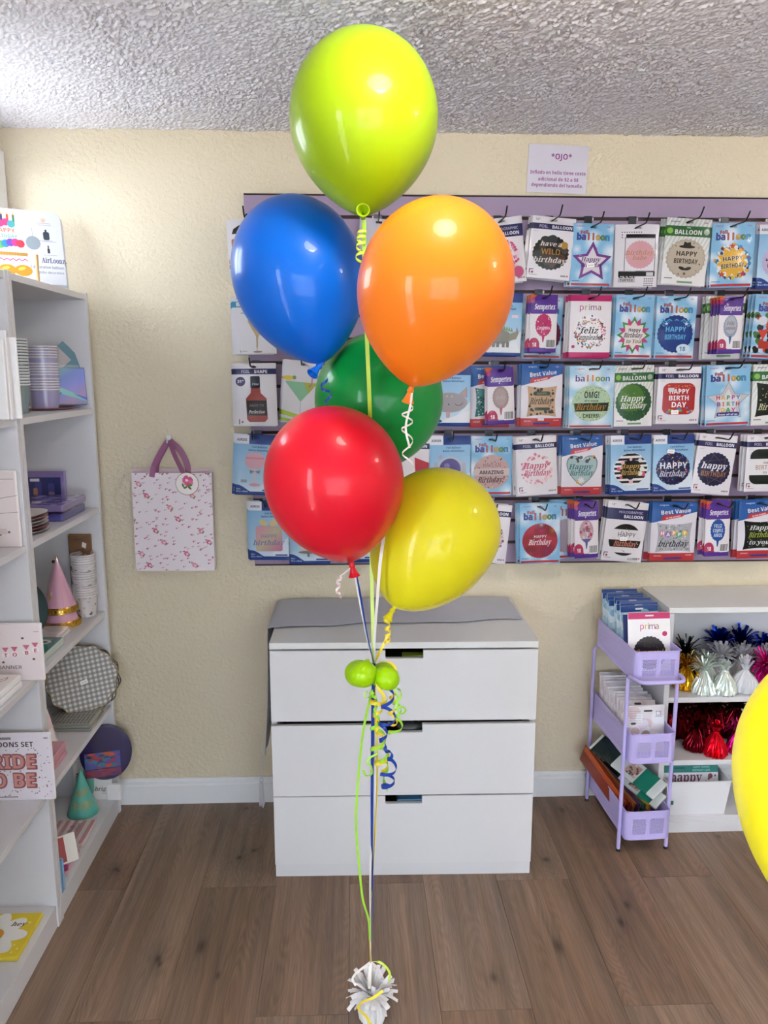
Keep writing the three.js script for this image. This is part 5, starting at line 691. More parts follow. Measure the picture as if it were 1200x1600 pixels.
{ // nearer bookcase, cut by the left edge
  const z = -1.985;
  [[3, 530, 0.0], [9, 516, 0.022], [13, 527, 0.040], [26, 527, 0.058]].reverse().forEach(([px, py, dz], k) => { const p = onZ(px, py, -2.015 + 0.075 - dz + 0.0), h = p.y - SH[0]; standing('folder', `white paper folder on the nearer bookcase, ${['farthest', 'second from the panel', 'third from the panel', 'nearest'][k]} of four`, 'folder', 0.2, h, 0.008, M.paper, [p.x - 0.1, SH[0], -2.006 + 0.012 + k * 0.016], 0, 0, { side: M.paper, body: 'folder', group: 'white paper folders' }); });
  const p1 = onZ(25, 735, z), star1 = flatPrint('#eadcdc', (c, w, h) => { rect(c, 96, 22, 28, 2, '#999'); c.strokeStyle = '#888'; c.lineWidth = 1.5; c.beginPath(); c.moveTo(0, 100); c.lineTo(128, 70); c.moveTo(0, 130); c.lineTo(128, 118); c.stroke(); star(c, 78, 128, 16, '#c8748c'); star(c, 40, 132, 14, '#c8748c'); dots(c, 60, 150, 124, 190, 5, ['#555'], 1.5, 2.5); rrect(c, 70, 166, 34, 16, 3, '#dcc8c8'); }, 128, 220);
  standing('banner_pack', 'pale pink pack with a star garland on the nearer bookcase', 'banner pack', 0.17, p1.y - SH[1], 0.012, star1, [p1.x - 0.085, SH[1], z], 0, 0);
  const pt = thing('plate_stack', 'stack of white plates cut by the left edge on the nearer bookcase', 'plates', [-0.955, SH[1], -1.845]); for (let k = 0; k < 4; k++) { const m = part('plate', lathe([[0.001, 0.0], [0.055, 0.0], [0.088, 0.013], [0.0875, 0.0145], [0.055, 0.0016], [0.001, 0.0016]], 40), mat('#e9e5e6', 0.45), pt); m.position.y = k * 0.0095; }
  const b0 = onZ(62, 975, -1.965), ban = flatPrint('#ecdfe0', (c) => { text(c, 'BRIDE TO BE', 128, 80, 0.1, '#fff'); for (const [x, y, k] of [[20, 100, 'B'], [46, 108, 'R'], [72, 112, 'I'], [98, 112, 'D'], [124, 110, 'E'], [158, 104, 'T'], [182, 102, 'O'], [214, 96, 'B'], [238, 88, 'E']]) { poly(c, [[x - 9, y - 22], [x + 9, y - 22], [x, y - 4]], '#c86a82'); disc(c, x, y + 4, 10, '#f4ecec', 0); text(c, k, x, y + 5, 18, '#b8485c'); } c.fillStyle = '#4a3438'; for (const [x, y] of [[206, 50], [232, 124], [150, 134]]) star(c, x, y, 5, '#4a3438'); text(c, 'BANNER', 166, 152, 17, '#4a4046', { w: 'normal' }); rrect(c, 108, 30, 40, 8, 4, '#a89c9e'); rect(c, 236, 26, 14, 2, '#999'); }, 256, 200);
  standing('banner_pack', 'pale pink pack with a small bride to be banner print', 'banner pack', 0.25, b0.y - SH[2], 0.012, ban, [b0.x - 0.125, SH[2], -1.975], 0, 0);
  lying('napkin_pack', 'white napkins with a line drawn woman, on the nearer bookcase', 'napkins', [-1.04, -0.866], [-1.93, -1.785], SH[2], 0.036, flatPrint('#efe9e7', (c) => { c.strokeStyle = '#a8808a'; c.lineWidth = 2; c.beginPath(); c.moveTo(30, 90); c.bezierCurveTo(60, 40, 90, 60, 110, 20); c.bezierCurveTo(120, 50, 90, 40, 80, 70); c.bezierCurveTo(60, 100, 100, 110, 60, 120); c.stroke(); }), { layers: 2, side: M.paper });
  const q = onZ(78, 1146, -1.965), bride = flatPrint('#e4dde6', (c) => { dots(c, 4, 40, 252, 190, 130, ['#4a3c44', '#8a6c78'], 0.8, 2); rrect(c, 104, 10, 40, 7, 3, '#8c868a'); text(c, 'BALLOONS SET', 128, 32, 22, '#3a2c38'); for (const [s, x, y] of [['BRIDE', 128, 84], ['TO BE', 128, 140]]) { text(c, s, x, y, 58, '#b46a66', { stroke: '#8c4a4c', lw: 7, max: 200 }); text(c, s, x - 1, y - 1, 56, '#cf928c', { max: 196 }); } rect(c, 90, 188, 60, 3, '#777'); rect(c, 236, 12, 12, 3, '#777'); }, 256, 200);
  standing('balloon_pack', 'white speckled bride to be balloon set with rose gold letters', 'balloon pack', 0.24, q.y - SH[3], 0.01, bride, [q.x - 0.12, SH[3], -1.972], 0, 0);
  lying('napkin_pack', 'yellow napkin pack with a big white daisy on the lowest shelf', 'napkins', [-1.05, -0.876], [-1.955, -1.785], SH[4], 0.014, flatPrint('#e2c92c', (c) => { for (let i = 0; i < 8; i++) { const a = i * 0.785; c.fillStyle = '#f1efec'; c.beginPath(); c.ellipse(56 + 36 * Math.cos(a), 66 + 36 * Math.sin(a), 30, 17, a, 0, 7); c.fill(); } disc(c, 56, 66, 19, '#dd9a26', 0); script(c, 'hey', 94, 34, 16, '#3a3430'); dots(c, 4, 4, 124, 124, 8, ['#f0e48a'], 2, 3); }), { side: mat('#d8c23a', 0.5) });
}
// ------------------------------------------------------------------ gift bag and notice on the wall
{
  const floralBag = printed(512, 640, (c) => {
    rect(c, 0, 0, 512, 640, '#e6dbe2');
    const rose = (x, y, s, col) => { disc(c, x, y, 15 * s, col, 0.12, 6); disc(c, x + 4 * s, y + 3 * s, 7 * s, '#eec6d2', 0.1, 5); for (const [dx, dy] of [[-16, -14], [18, 8], [12, 16]]) { c.fillStyle = '#6f7a4c'; c.beginPath(); c.ellipse(x + dx * s, y + dy * s, 7 * s, 4 * s, dx, 0, 7); c.fill(); } };
    for (let j = 0; j < 9; j++) for (let i = 0; i < 6; i++) { const x = i * 98 + (j % 2) * 49 - 10, y = j * 76 - 6; if ((i * 2 + j) % 3 === 1) rose(x, y, 1.0, i % 2 ? '#cf5d8c' : '#d98aa6'); for (let k = 0; k < 4; k++) { const a = x + rr(-46, 46), b = y + rr(-38, 38); disc(c, a, b, rr(3.5, 6.5), ['#c9779a', '#b8648a', '#d8a0b4'][k % 3], 0.15, 4); c.fillStyle = '#7c8068'; c.fillRect(a + 8, b - 6, 4, 5); } }
  }, 0.55);
  const TL = onZ(206, 741, -2.63), BR = onZ(340, 886, -2.63), w = 0.266, h = 0.338, c0 = onZ(273, 814, -2.63), t = thing('gift_bag', 'white gift bag with small pink roses hanging on the cream wall', 'gift bag', [c0.x, c0.y - h / 2, -2.618], 0); t.rotation.z = -0.008;
  const side = mat('#dccfd6', 0.6);
  part('front_sheet', box(w, h, 0.0012, 0, h / 2, 0.012), faced(floralBag, side), t); part('back_sheet', box(w + 0.004, h + 0.012, 0.0012, -0.002, h / 2 + 0.006, -0.012), mat('#d9bfc4', 0.6), t);
  for (const s of [-1, 1]) part('gusset', [box(0.001, h, 0.013, 0, h / 2, 0.006, 0).rotateY(s * 0.12).translate(s * (w / 2 - 0.001), 0, 0), box(0.001, h, 0.013, 0, h / 2, -0.006, 0).rotateY(-s * 0.12).translate(s * (w / 2 - 0.001), 0, 0)], side, t);
  part('bag_base', box(w - 0.004, 0.001, 0.024, 0, 0.001, 0), side, t);
  const pin = V(-0.008, h + 0.107, 0.0), mv = mat('#9a5f84', 0.4, { sheen: 0.5, sheenColor: '#e0a8c8', side: THREE.DoubleSide });
  part('ribbon_handle', [ribbonGeo(smooth([V(-0.066, h - 0.014, 0.0135), V(-0.058, h + 0.02, 0.013), V(-0.03, h + 0.075, 0.01), pin.clone().add(V(-0.003, 0, 0.003))], 20), 0.019, () => V(1, 0.35, 0.1), 0.0005), ribbonGeo(smooth([pin.clone().add(V(0.003, 0, 0.003)), V(0.012, h + 0.06, 0.01), V(0.034, h + 0.01, 0.013), V(0.04, h - 0.008, 0.0135)], 20), 0.016, () => V(1, -0.3, 0.3), 0.0005)], mv, t);
  part('ribbon_handle', [ribbonGeo(smooth([V(-0.056, h - 0.008, -0.009), V(-0.05, h + 0.03, -0.008), V(-0.02, h + 0.085, -0.004), pin.clone().add(V(-0.001, 0.001, -0.001))], 20), 0.016, () => V(1, 0.3, 0), 0.0005), ribbonGeo(smooth([pin.clone().add(V(0.003, 0.001, -0.001)), V(0.03, h + 0.07, -0.004), V(0.05, h + 0.02, -0.008), V(0.05, h - 0.006, -0.009)], 20), 0.02, () => V(1, -0.3, 0), 0.0005)], mv, t);
  const tg = new THREE.Group(); tg.name = 'gift_tag'; t.add(tg); tg.position.set(0.052, h - 0.036, 0.0175); tg.rotation.z = Math.PI / 2 - 0.05;
  part('tag_disc', cyl(0.0375, 0.0375, 0.002, 0, 0, 0, 48).rotateX(Math.PI / 2), [M.paper, printed(192, 192, (c) => { rect(c, 0, 0, 192, 192, '#efe6e8'); for (const [x, y, r, k] of [[84, 66, 30, '#d8588c'], [116, 62, 28, '#c94a7e'], [98, 88, 28, '#d8588c'], [124, 84, 22, '#dd6a98'], [88, 44, 20, '#c94a7e'], [104, 100, 16, '#c94a7e']]) disc(c, x, y, r, k, 0.06, 5); disc(c, 92, 66, 12, '#f2dfe6', 0.2, 5); for (const [x, y, a] of [[62, 112, 1.2], [84, 128, -0.6], [118, 130, 0.7], [124, 108, -0.4]]) { c.fillStyle = '#5f7a2c'; c.beginPath(); c.ellipse(x, y, 20, 9, a, 0, 7); c.fill(); } }), M.paper], tg);
  part('tag_rim', new THREE.TorusGeometry(0.0375, 0.0013, 8, 60), mat('#a08a54', 0.35, { metalness: 0.7 }), tg);
  const hk = thing('wall_hook', 'small white adhesive hook that holds the gift bag', 'hook', [c0.x - 0.008, c0.y + h / 2 + 0.104, -2.645]); part('hook_plate', box(0.018, 0.04, 0.006, 0, 0, 0.0035, 0.002), M.white, hk); part('hook_arm', tube([[0, -0.004, 0.006], [0, -0.008, 0.026], [0, 0, 0.034], [0, 0.006, 0.034]], 0.003, 14, 8), M.white, hk);
}
{
  const p = onZ(871, 264.5, -2.643), t = thing('notice', 'white paper notice with purple Spanish text above the slatwall', 'notice', [p.x, p.y, -2.6425]); t.rotation.z = -0.03;
  part('sheet', box(0.194, 0.146, 0.0015), faced(printed(512, 386, (c) => { rect(c, 0, 0, 512, 386, '#d6d1de'); const col = '#8a2f8c'; text(c, '*OJO*', 284, 92, 62, col, { max: 190 }); text(c, 'Inflado en helio tiene costo', 262, 222, 40, col, { max: 480 }); text(c, 'adicional de $2 a $8', 268, 276, 40, col, { max: 350 }); text(c, 'dependiendo del tamaño.', 262, 324, 40, col, { max: 450 }); }, 0.35, { clearcoat: 0.4 }), M.paper), t);
  part('clear_sleeve', box(0.202, 0.154, 0.0022, 0, 0, 0.0003), M.clear, t);
}

// ------------------------------------------------------------------ low white shelf unit at the right, its contents
const UX = 1.016, UZ = -2.384, UT = 0.805, US2 = 0.492, US3 = 0.266, US4 = 0.06;
{
  const t = thing('shelf_unit', 'low white open shelf unit at the right under the slatwall', 'shelf unit', [0, 0, 0]), x1 = UX + 0.8, d = UZ - ZB - 0.004, cz = UZ - d / 2, cx = (UX + x1) / 2;
  part('top', box(0.8, 0.018, d, cx, UT - 0.009, cz, 0.001), M.top, t);
  for (const x of [UX + 0.009, x1 - 0.009]) part('side_panel', box(0.018, UT - 0.019, d, x, (UT - 0.019) / 2, cz, 0.001), M.laminate, t);
  part('back_panel', box(0.76, UT - 0.02, 0.004, cx, (UT - 0.02) / 2, ZB + 0.006), M.laminate, t);
  for (const y of [US2, US3, US4]) part('shelf', box(0.762, 0.018, d - 0.012, cx, y - 0.009, cz, 0.001), M.laminate, t);
  part('plinth', box(0.762, 0.042, 0.014, cx, 0.021, UZ - 0.01, 0.001), M.laminate, t);
  part('cam_cover', cyl(0.004, 0.004, 0.001).rotateZ(Math.PI / 2).translate(UX - 0.0005, UT - 0.02, -2.41), M.rubber, t);
}
const foil = (c, o = {}) => mat(c, 0.16, { metalness: 0.92, side: THREE.DoubleSide, ...o });
const F = { gold: foil('#c7951c'), iri: foil('#dde9e4', { metalness: 0.6, roughness: 0.12, iridescence: 1, iridescenceIOR: 1.45, iridescenceThicknessRange: [300, 430] }), silver: mat('#b9b9c0', 0.55, { metalness: 0.35, side: THREE.DoubleSide }), matte: mat('#d2d3da', 0.7, { side: THREE.DoubleSide }), blue: foil('#1238a0'), grey: foil('#3a3d42'), magenta: foil('#d01a8c'), red: foil('#d81028'), deepred: foil('#6a0719') };
const fw = (m, label, x, z, y, k, o = {}) => weight(label, m, [x, y, z], k, { s: x * 40, foil: true, n: 46, w: 0.0048, len: 0.048, turn: x * 9, ...o });
fw(F.gold, 'gold foil balloon weight at the left end of the upper shelf', 1.125, -2.47, US2, 1.0, { n: 80, len: 0.055, spread: 1.9 });
fw(F.grey, 'dark grey foil balloon weight behind the gold one', 1.165, -2.575, US2, 1.05, { n: 60, len: 0.06, spread: 1.8 });
fw(F.iri, 'left iridescent foil balloon weight on the upper shelf', 1.168, -2.43, US2, 0.98, { spread: 1.5 });
fw(F.iri, 'iridescent foil balloon weight tucked behind the two others', 1.212, -2.5, US2, 0.95, { spread: 1.5 });
fw(F.iri, 'right iridescent foil balloon weight nearest the shelf edge', 1.238, -2.424, US2, 1.0, { slim: true, n: 30, len: 0.034 });
fw(F.matte, 'matte white foil balloon weight right of the iridescent ones', 1.312, -2.435, US2, 0.98, { round: true, slim: true, n: 24, w: 0.01, len: 0.045, foil: false });
fw(F.silver, 'left silver paper balloon weight behind the matte white one', 1.27, -2.525, US2, 1.1, { n: 50, w: 0.009, len: 0.05, spread: 1.4, foil: false });
fw(F.silver, 'middle silver paper balloon weight behind the matte white one', 1.342, -2.53, US2, 1.1, { n: 50, w: 0.009, len: 0.05, spread: 1.4, foil: false });
fw(F.silver, 'right silver paper balloon weight beside the magenta one', 1.41, -2.525, US2, 1.02, { n: 50, w: 0.009, len: 0.05, spread: 1.4, foil: false });
fw(F.blue, 'left deep blue foil balloon weight at the back of the upper shelf', 1.295, -2.6, US2, 1.3, { n: 60, w: 0.008, spread: 1.4 });
fw(F.blue, 'middle deep blue foil balloon weight at the back', 1.375, -2.6, US2, 1.35, { n: 60, w: 0.008, spread: 1.4 });
fw(F.blue, 'right deep blue foil balloon weight behind the magenta one', 1.45, -2.59, US2, 1.15, { n: 60, w: 0.008, spread: 1.4 });
fw(F.magenta, 'magenta foil balloon weight on the upper shelf by the yellow balloon', 1.386, -2.44, US2, 1.08, { n: 84, len: 0.056, spread: 2.0 });
fw(F.deepred, 'smaller red foil balloon weight on the middle shelf', 1.176, -2.47, US3, 0.95, { n: 40, spread: 1.6 });
fw(F.red, 'bright red foil balloon weight at the edge of the middle shelf', 1.226, -2.43, US3, 1.02, { slim: true, n: 22, len: 0.036, w: 0.008 });
fw(F.magenta, 'magenta foil balloon weight on the middle shelf', 1.312, -2.445, US3, 0.96, { n: 40, len: 0.04 });
[[1.1, -2.57, 1.35], [1.165, -2.59, 1.4], [1.23, -2.56, 1.4], [1.295, -2.59, 1.4], [1.36, -2.56, 1.35]].forEach(([x, z, k], i) => fw(F.deepred, `${['leftmost', 'second', 'third', 'fourth', 'rightmost'][i]} of five dark red foil weights at the back of the middle shelf`, x, z, US3, k, { n: 70, spread: 1.8, w: 0.0055 }));
{ // white plastic bin with cards
  const t = thing('bin', 'white plastic bin with a grip hole on the bottom shelf of the unit', 'storage bin', [1.162, US4, -2.475]), w0 = 0.2, w1 = 0.222, d0 = 0.15, d1 = 0.17, h = 0.125;
  const wall = (a, b, inset) => { const s = new THREE.Shape(); s.moveTo(-a / 2, 0); s.lineTo(a / 2, 0); s.lineTo(b / 2, h); s.lineTo(-b / 2, h); s.lineTo(-a / 2, 0); if (inset) { const q = new THREE.Path(); q.absellipse(0, h * 0.76, 0.04, 0.014, 0, 6.2832); s.holes.push(q); } return new THREE.ExtrudeGeometry(s, { depth: 0.003, bevelEnabled: false }); };
  const lean = Math.atan((d1 - d0) / 2 / h), leanX = Math.atan((w1 - w0) / 2 / h), pm = mat('#e4e4ea', 0.35);
  part('front_panel', wall(w0, w1).rotateX(lean).translate(0, 0, d0 / 2 - 0.003), pm, t); part('back_panel', wall(w0, w1).rotateX(-lean).translate(0, 0, -d0 / 2), pm, t);
  part('side_panel', wall(d0, d1, true).rotateX(leanX).rotateY(Math.PI / 2).translate(w0 / 2 - 0.003, 0, 0), pm, t); part('side_panel', wall(d0, d1, true).rotateX(-leanX).rotateY(Math.PI / 2).translate(-w0 / 2, 0, 0), pm, t);
  part('base', box(w0, 0.003, d0, 0, 0.0015, 0), pm, t);
  const rim = []; for (const [x, z] of [[1, 1], [1, -1], [-1, -1], [-1, 1]]) rim.push([x * w1 / 2, h, z * d1 / 2]);
  part('rim', [box(w1 + 0.006, 0.004, 0.006, 0, h, d1 / 2, 0.0015), box(w1 + 0.006, 0.004, 0.006, 0, h, -d1 / 2, 0.0015), box(0.006, 0.004, d1, w1 / 2, h, 0, 0.0015), box(0.006, 0.004, d1, -w1 / 2, h, 0, 0.0015)], pm, t);
  part('sticker', box(0.018, 0.014, 0.001, -0.092, 0.048, 0.0815).rotateX(0.0), mat('#1f7a72', 0.4), t);
  const hp = flatPrint('#dcdce2', (c) => { rect(c, 0, 0, 256, 44, '#1f7c78'); for (let i = 0; i < 3; i++) text(c, ['COMPLETE LIGHT', 'HAPPY TOPPER', 'BIRTHDAY CAKE'][i], 176, 9 + i * 13, 11, '#8fc6c2', { max: 110 }); c.fillStyle = '#0f5450'; c.fillRect(50, 22, 50, 6); script(c, 'happy', 104, 64, 52, '#6a2456', { skew: 0.1, max: 150, w: 'bold' }); rect(c, 40, 44, 5, 40, '#6a2456'); disc(c, 218, 60, 11, '#8a4a4c', 0); dots(c, 196, 52, 246, 90, 9, ['#7a3a5c'], 2, 5); }, 256, 200, 0.35);
  for (let k = 0; k < 3; k++) standing('topper_pack', ['front happy cake topper pack in the white bin', 'second cake topper pack in the white bin', 'rear cake topper pack in the white bin'][k], 'topper pack', 0.192, 0.165, 0.006, hp, [1.155, US4 + 0.007, -2.418 - 0.026 * k], 0, 0.2, { group: 'topper packs in the bin' });
}
// ------------------------------------------------------------------ lilac three-tier trolley
{
  const t = thing('trolley', 'slim lilac metal trolley with three perforated basket tiers', 'trolley', [0.941, 0, -2.285], R(2.6)), LM = M.lilacMetal, bw = 0.148, bd = 0.335, bh = 0.1;
  const perf = (w, h, holes) => { const s = new THREE.Shape(); s.moveTo(-w / 2, 0); s.lineTo(w / 2, 0); s.lineTo(w / 2, h); s.lineTo(-w / 2, h); s.lineTo(-w / 2, 0); for (const [x, y, r] of holes) { const q = new THREE.Path(); for (let i = 0; i < 6; i++) { const a = i / 6 * 6.2832; i ? q.lineTo(x + r * Math.cos(a), y + r * Math.sin(a)) : q.moveTo(x + r * Math.cos(a), y + r * Math.sin(a)); } s.holes.push(q); } return new THREE.ExtrudeGeometry(s, { depth: 0.0012, bevelEnabled: false }); };
  const grid = (x0, x1, y0, y1, p = 0.0052) => { const o = []; let j = 0; for (let y = y0; y <= y1; y += p * 0.87, j++) for (let x = x0 + (j % 2) * p / 2; x <= x1; x += p) o.push([x, y, 0.0019]); return o; };
  const cr = 0.02, fw2 = bw - 2 * cr, front = perf(fw2, bh, [...grid(-fw2 / 2 + 0.001, -0.008, 0.022, 0.074), ...grid(0.008, fw2 / 2 - 0.001, 0.022, 0.074)]), sideLen = bd - cr - 0.002, sideHoles = grid(-sideLen / 2 + 0.012, sideLen / 2 - 0.02, 0.02, 0.076, 0.0068).map(([x, y]) => [x, y, 0.0015]);
  const sideP = perf(sideLen, bh, sideHoles);
  [0.602, 0.326, 0.058].forEach((y, k) => {
    const b = new THREE.Group(); b.name = 'basket'; t.add(b); b.position.set(0, y, 0.022);
    part('front_panel', front.clone().translate(0, 0, -0.0012), LM, b);
    for (const s of [-1, 1]) part('front_corner', new THREE.CylinderGeometry(cr, cr, bh, 12, 1, true, s > 0 ? 0 : -Math.PI / 2, Math.PI / 2).translate(s * (bw / 2 - cr), bh / 2, -cr), mat('#bdb2ea', 0.42, { side: THREE.DoubleSide }), b);
    for (const s of [-1, 1]) part('side_panel', sideP.clone().rotateY(Math.PI / 2).translate(s * (bw / 2) - (s > 0 ? 0.0012 : 0), 0, -cr - sideLen / 2), LM, b);
    part('back_panel', box(bw, bh, 0.0012, 0, bh / 2, -bd + 0.001), LM, b); part('base', box(bw - 0.004, 0.0012, bd - 0.024, 0, 0.006, -bd / 2 - 0.008), LM, b);
    const rim = [[-bw / 2, bh, -bd], [-bw / 2, bh, -cr], [-bw / 2 + 0.006, bh, -0.006], [-bw / 2 + cr, bh, 0], [bw / 2 - cr, bh, 0], [bw / 2 - 0.006, bh, -0.006], [bw / 2, bh, -cr], [bw / 2, bh, -bd]];
    part('rim', [tube(rim, 0.002, 90, 6), tube(rim.map(([x, , z]) => [x, 0.002, z]), 0.0018, 90, 6)], LM, b);
    part('seam', box(0.0015, bh, 0.0006, 0, bh / 2, 0.0002), LM, b);
  });
  const r = 0.0062, px = bw / 2 + r + 0.001;
  for (const s of [-1, 1]) part('front_leg', tube([[s * px, 0.004, -0.012], [s * px, 0.3, -0.012], [s * px, 0.6, -0.012], [s * px, 0.606, -0.011], [s * px, 0.612, -0.004]], r, 40, 12), LM, t);
  part('handle', tube([[-px, 0.61, -0.006], [-px + 0.001, 0.616, 0.006], [-px + 0.004, 0.617, 0.03], [-px + 0.012, 0.617, 0.052], [-px + 0.03, 0.617, 0.062], [px - 0.03, 0.617, 0.062], [px - 0.012, 0.617, 0.052], [px - 0.004, 0.617, 0.03], [px - 0.001, 0.616, 0.006], [px, 0.61, -0.006]], r, 90, 12), LM, t);
  part('back_frame', tube([[-px, 0.004, -0.318], [-px, 0.3, -0.318], [-px, 0.578, -0.318], [-px + 0.006, 0.597, -0.318], [-px + 0.024, 0.6, -0.318], [px - 0.024, 0.6, -0.318], [px - 0.006, 0.597, -0.318], [px, 0.578, -0.318], [px, 0.3, -0.318], [px, 0.004, -0.318]], r, 120, 12), LM, t);
  for (const [x, z] of [[-px, -0.012], [px, -0.012], [-px, -0.318], [px, -0.318]]) part('foot_cap', cyl(r + 0.0012, r + 0.0008, 0.009, x, 0.0045, z, 16), M.rubber, t);
  t.updateMatrixWorld(true);
  const inT = (x, y, z) => t.localToWorld(V(x, y, z)).toArray(), turn = R(2.6);
  // top tier: blue header packs leaning back, one magenta pack in front
  const skyPack = flatPrint('#a9cbe2', (c) => { rect(c, 0, 0, 128, 20, '#24468c'); for (let i = 0; i < 30; i++) disc(c, rr(0, 128), rr(24, 190), rr(6, 18), ['#c6dfee', '#8fbcdc', '#dbe9f2'][i % 3], 0); rrect(c, 50, 8, 28, 6, 3, '#dfe6f0'); text(c, 'balloon', 64, 44, 20, '#5a6ab0'); }, 128, 192, 0.25);
  for (let k = 0; k < 11; k++) standing('balloon_pack', `blue sky balloon pack filed in the top tier, ${['rearmost', 'second', 'third', 'fourth', 'fifth', 'sixth', 'seventh', 'eighth', 'ninth', 'tenth', 'eleventh'][k]} from the wall`, 'balloon pack', 0.128, 0.2 - (k % 3) * 0.006, 0.004, skyPack, inT(-0.002 + rr(-0.004, 0.004), 0.612, -0.278 + k * 0.0175), turn, 0.2 + rr(0, 0.05), { side: mat('#c2d6e4', 0.3), body: 'pouch', group: 'packs filed in the top tier of the trolley', roll: rr(-0.03, 0.03) });
  standing('balloon_pack', 'navy edged balloon pack just behind the black congrats pack', 'balloon pack', 0.13, 0.175, 0.004, flatPrint('#dfe2ec', (c) => rect(c, 0, 0, 20, 128, '#2c3a7c')), inT(-0.006, 0.612, -0.07), turn, 0.22, { side: mat('#3a4a8c', 0.3), body: 'pouch' });
  standing('balloon_pack', 'magenta topped pack with a black and gold congrats circle in the trolley', 'balloon pack', 0.14, 0.19, 0.005, printed(256, 350, (c) => { rect(c, 0, 0, 256, 350, '#ece8ec'); rect(c, 0, 0, 256, 38, '#c2256a'); rrect(c, 104, 14, 52, 9, 4, '#efe2ea'); 'prima'.split('').forEach((k, i) => text(c, k, [84, 108, 124, 146, 176][i], 82, 50, ['#b8307a', '#d89a2c', '#4aa060', '#8a2f6c', '#7a4a2c'][i], { w: 'normal' })); disc(c, 222, 128, 15, '#c2256a', 0); disc(c, 128, 240, 98, '#17161a', 0.02); dots(c, 40, 150, 216, 320, 60, ['#a8843c'], 1, 2.5, inDisc(128, 240, 90)); script(c, 'Congrats!', 128, 240, 58, '#c79a4c', { max: 168 }); }, 0.3, { clearcoat: 0.4 }), inT(0.001, 0.612, -0.042), turn, 0.18, { body: 'pouch' });
  // middle tier: white packs
  const pale = flatPrint('#d4cfd6', (c) => { for (let i = 0; i < 20; i++) disc(c, rr(0, 128), rr(0, 128), rr(8, 22), ['#e2dce2', '#d0c4cc', '#dcd8e2'][i % 3], 0); rrect(c, 52, 8, 24, 6, 3, '#4a4448'); }, 128, 128, 0.25);
  for (let k = 0; k < 11; k++) { const o = standing('garland_pack', `pale wrapped pack filed in the middle tier, ${['rearmost', 'second', 'third', 'fourth', 'fifth', 'sixth', 'seventh', 'eighth', 'ninth', 'tenth', 'eleventh'][k]} from the wall`, 'party pack', 0.122, 0.17 - 0.002 * k, 0.006, pale, inT(rr(-0.006, 0.0), 0.337, -0.262 + k * 0.0185), turn, 0.32 + rr(0, 0.08), { side: mat('#cfcad0', 0.35), body: 'pouch', group: 'packs filed in the middle tier of the trolley', roll: rr(-0.08, 0.02) }); }
  standing('garland_pack', 'front pale pack with a round cornered label in the middle tier', 'party pack', 0.126, 0.156, 0.008, printed(192, 236, (c) => { rect(c, 0, 0, 192, 236, '#d9d4da'); for (let i = 0; i < 26; i++) disc(c, rr(20, 192), rr(30, 236), rr(14, 36), ['#e4e0e6', '#d2bcc2', '#dfe2ea', '#d8d0dc'][i % 4], 0); for (let i = 0; i < 6; i++) rect(c, 10, 26 + i * 12, 60, 2, '#a49ca4'); rrect(c, 84, 22, 44, 9, 4, '#3a3438'); rrect(c, 18, 84, 26, 11, 5, '#4a464e'); c.strokeStyle = '#6a6470'; c.lineWidth = 2; c.strokeRect(148, 30, 24, 20); rect(c, 142, 56, 36, 2, '#77727c'); disc(c, 96, 150, 24, '#a89690', 0.06); }, 0.25, { clearcoat: 0.6 }), inT(0.0, 0.337, -0.036), turn, 0.1, { body: 'pouch' });
  // bottom tier: thin party bags and folded foil sheets leaning back to the left
  const edgeBag = (label, p0, p1, tall, roll, c1, c2) => {
    const o = thing('party_bag', label, 'party bag', p0.clone().lerp(p1, 0.5).toArray()), L = p0.distanceTo(p1); o.lookAt(p1); o.rotateZ(roll);
    part('pouch', new RoundedBoxGeometry(0.0045, tall, L, 2, 0.0015).translate(0, -tall / 2, 0), mat(c1, 0.3, { clearcoat: 0.5 }), o); part('header', new RoundedBoxGeometry(0.0052, 0.022, L * 0.96, 2, 0.002).translate(0, -0.011, 0), mat(c2, 0.3), o);
  };
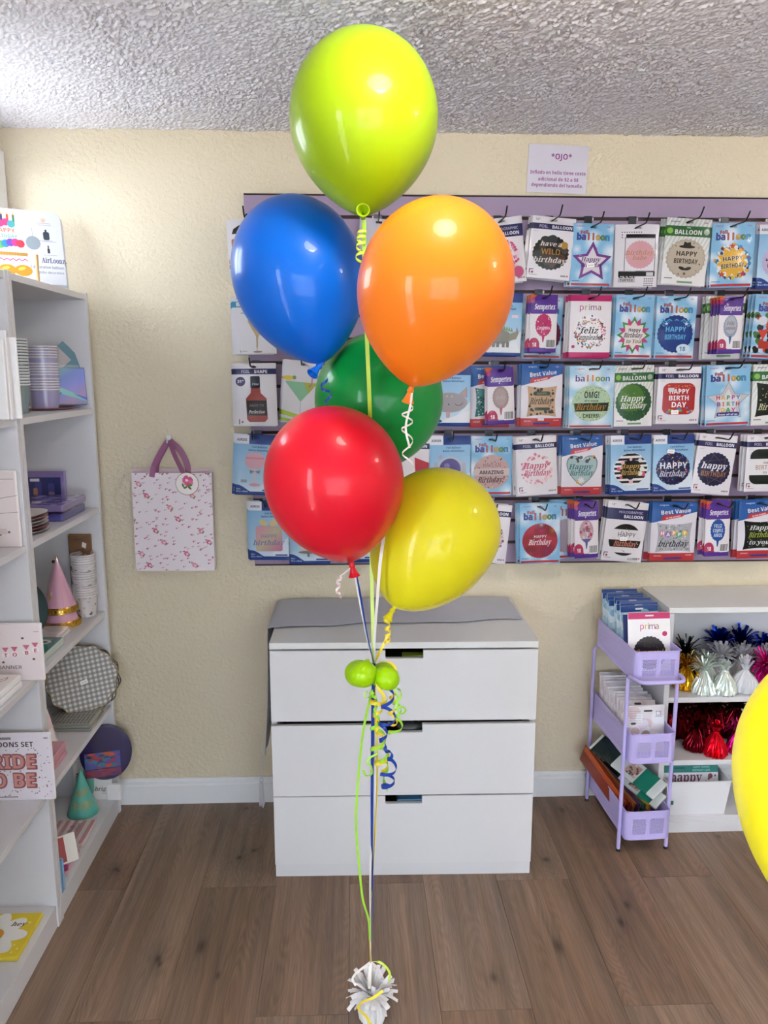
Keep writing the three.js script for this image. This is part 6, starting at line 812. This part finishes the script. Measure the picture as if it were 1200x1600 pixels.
  const bags = [['orange red party bag sticking out at the left rear of the bottom tier', '#8a2c14', '#b8501f'], ['dark red party bag next to the orange one in the bottom tier', '#6a1f14', '#8f3a22'], ['rust party bag third from the left in the bottom tier', '#7a4020', '#a8682c'], ['plum party bag in the middle of the bottom tier', '#33203c', '#54305c'], ['dark green party bag in the bottom tier', '#20362f', '#34644c'], ['ochre edged party bag in the bottom tier', '#7a4c18', '#c08a34'], ['navy party bag toward the right of the bottom tier', '#1c2244', '#323f78']];
  bags.forEach(([label, a, b], k) => edgeBag(label, onZ(915 + 7.5 * k, 1164 + 7 * k + (k > 3 ? 14 : 0), -2.56 + 0.01 * k), onZ(979 + 7.5 * k, 1254 + 0.8 * k, -2.33 + 0.002 * k), 0.07 - 0.003 * k, -0.06, a, b));
  const tealBag = (label, p0, p1, roll, wide) => {
    const o = thing('party_bag', label, 'party bag', p0.clone().lerp(p1, 0.5).toArray()), L = p0.distanceTo(p1); o.lookAt(p1); o.rotateZ(roll);
    part('pouch', new RoundedBoxGeometry(wide, 0.011, L, 3, 0.005), mat('#ccd3d2', 0.25, { clearcoat: 0.6 }), o);
    part('teal_end', [new RoundedBoxGeometry(wide + 0.001, 0.0118, L * 0.22, 3, 0.005).translate(0, 0, L * 0.3)], mat('#14755f', 0.25, { clearcoat: 0.6 }), o); part('dark_end', new RoundedBoxGeometry(wide + 0.001, 0.0118, L * 0.34, 3, 0.005).translate(0, 0, -L * 0.3), mat('#1d2f30', 0.25, { clearcoat: 0.6 }), o);
    part('print', box(wide * 0.6, 0.001, L * 0.16, 0, 0.0062, L * 0.1), flatPrint('#b89a94', (c) => dots(c, 4, 4, 124, 124, 20, ['#7a4a3c', '#d8c0b8', '#3a5a4c'], 6, 16)), o);
    return o;
  };
  tealBag('upper teal and white foil bag lying slanted across the bottom tier', onZ(931, 1158, -2.56), onZ(1032, 1238, -2.325), 0.55, 0.075);
  tealBag('lower teal and white foil bag under the other in the bottom tier', onZ(941, 1187, -2.54), onZ(1033, 1255, -2.32), 0.6, 0.06);
}
renderer.render(scene, camera);
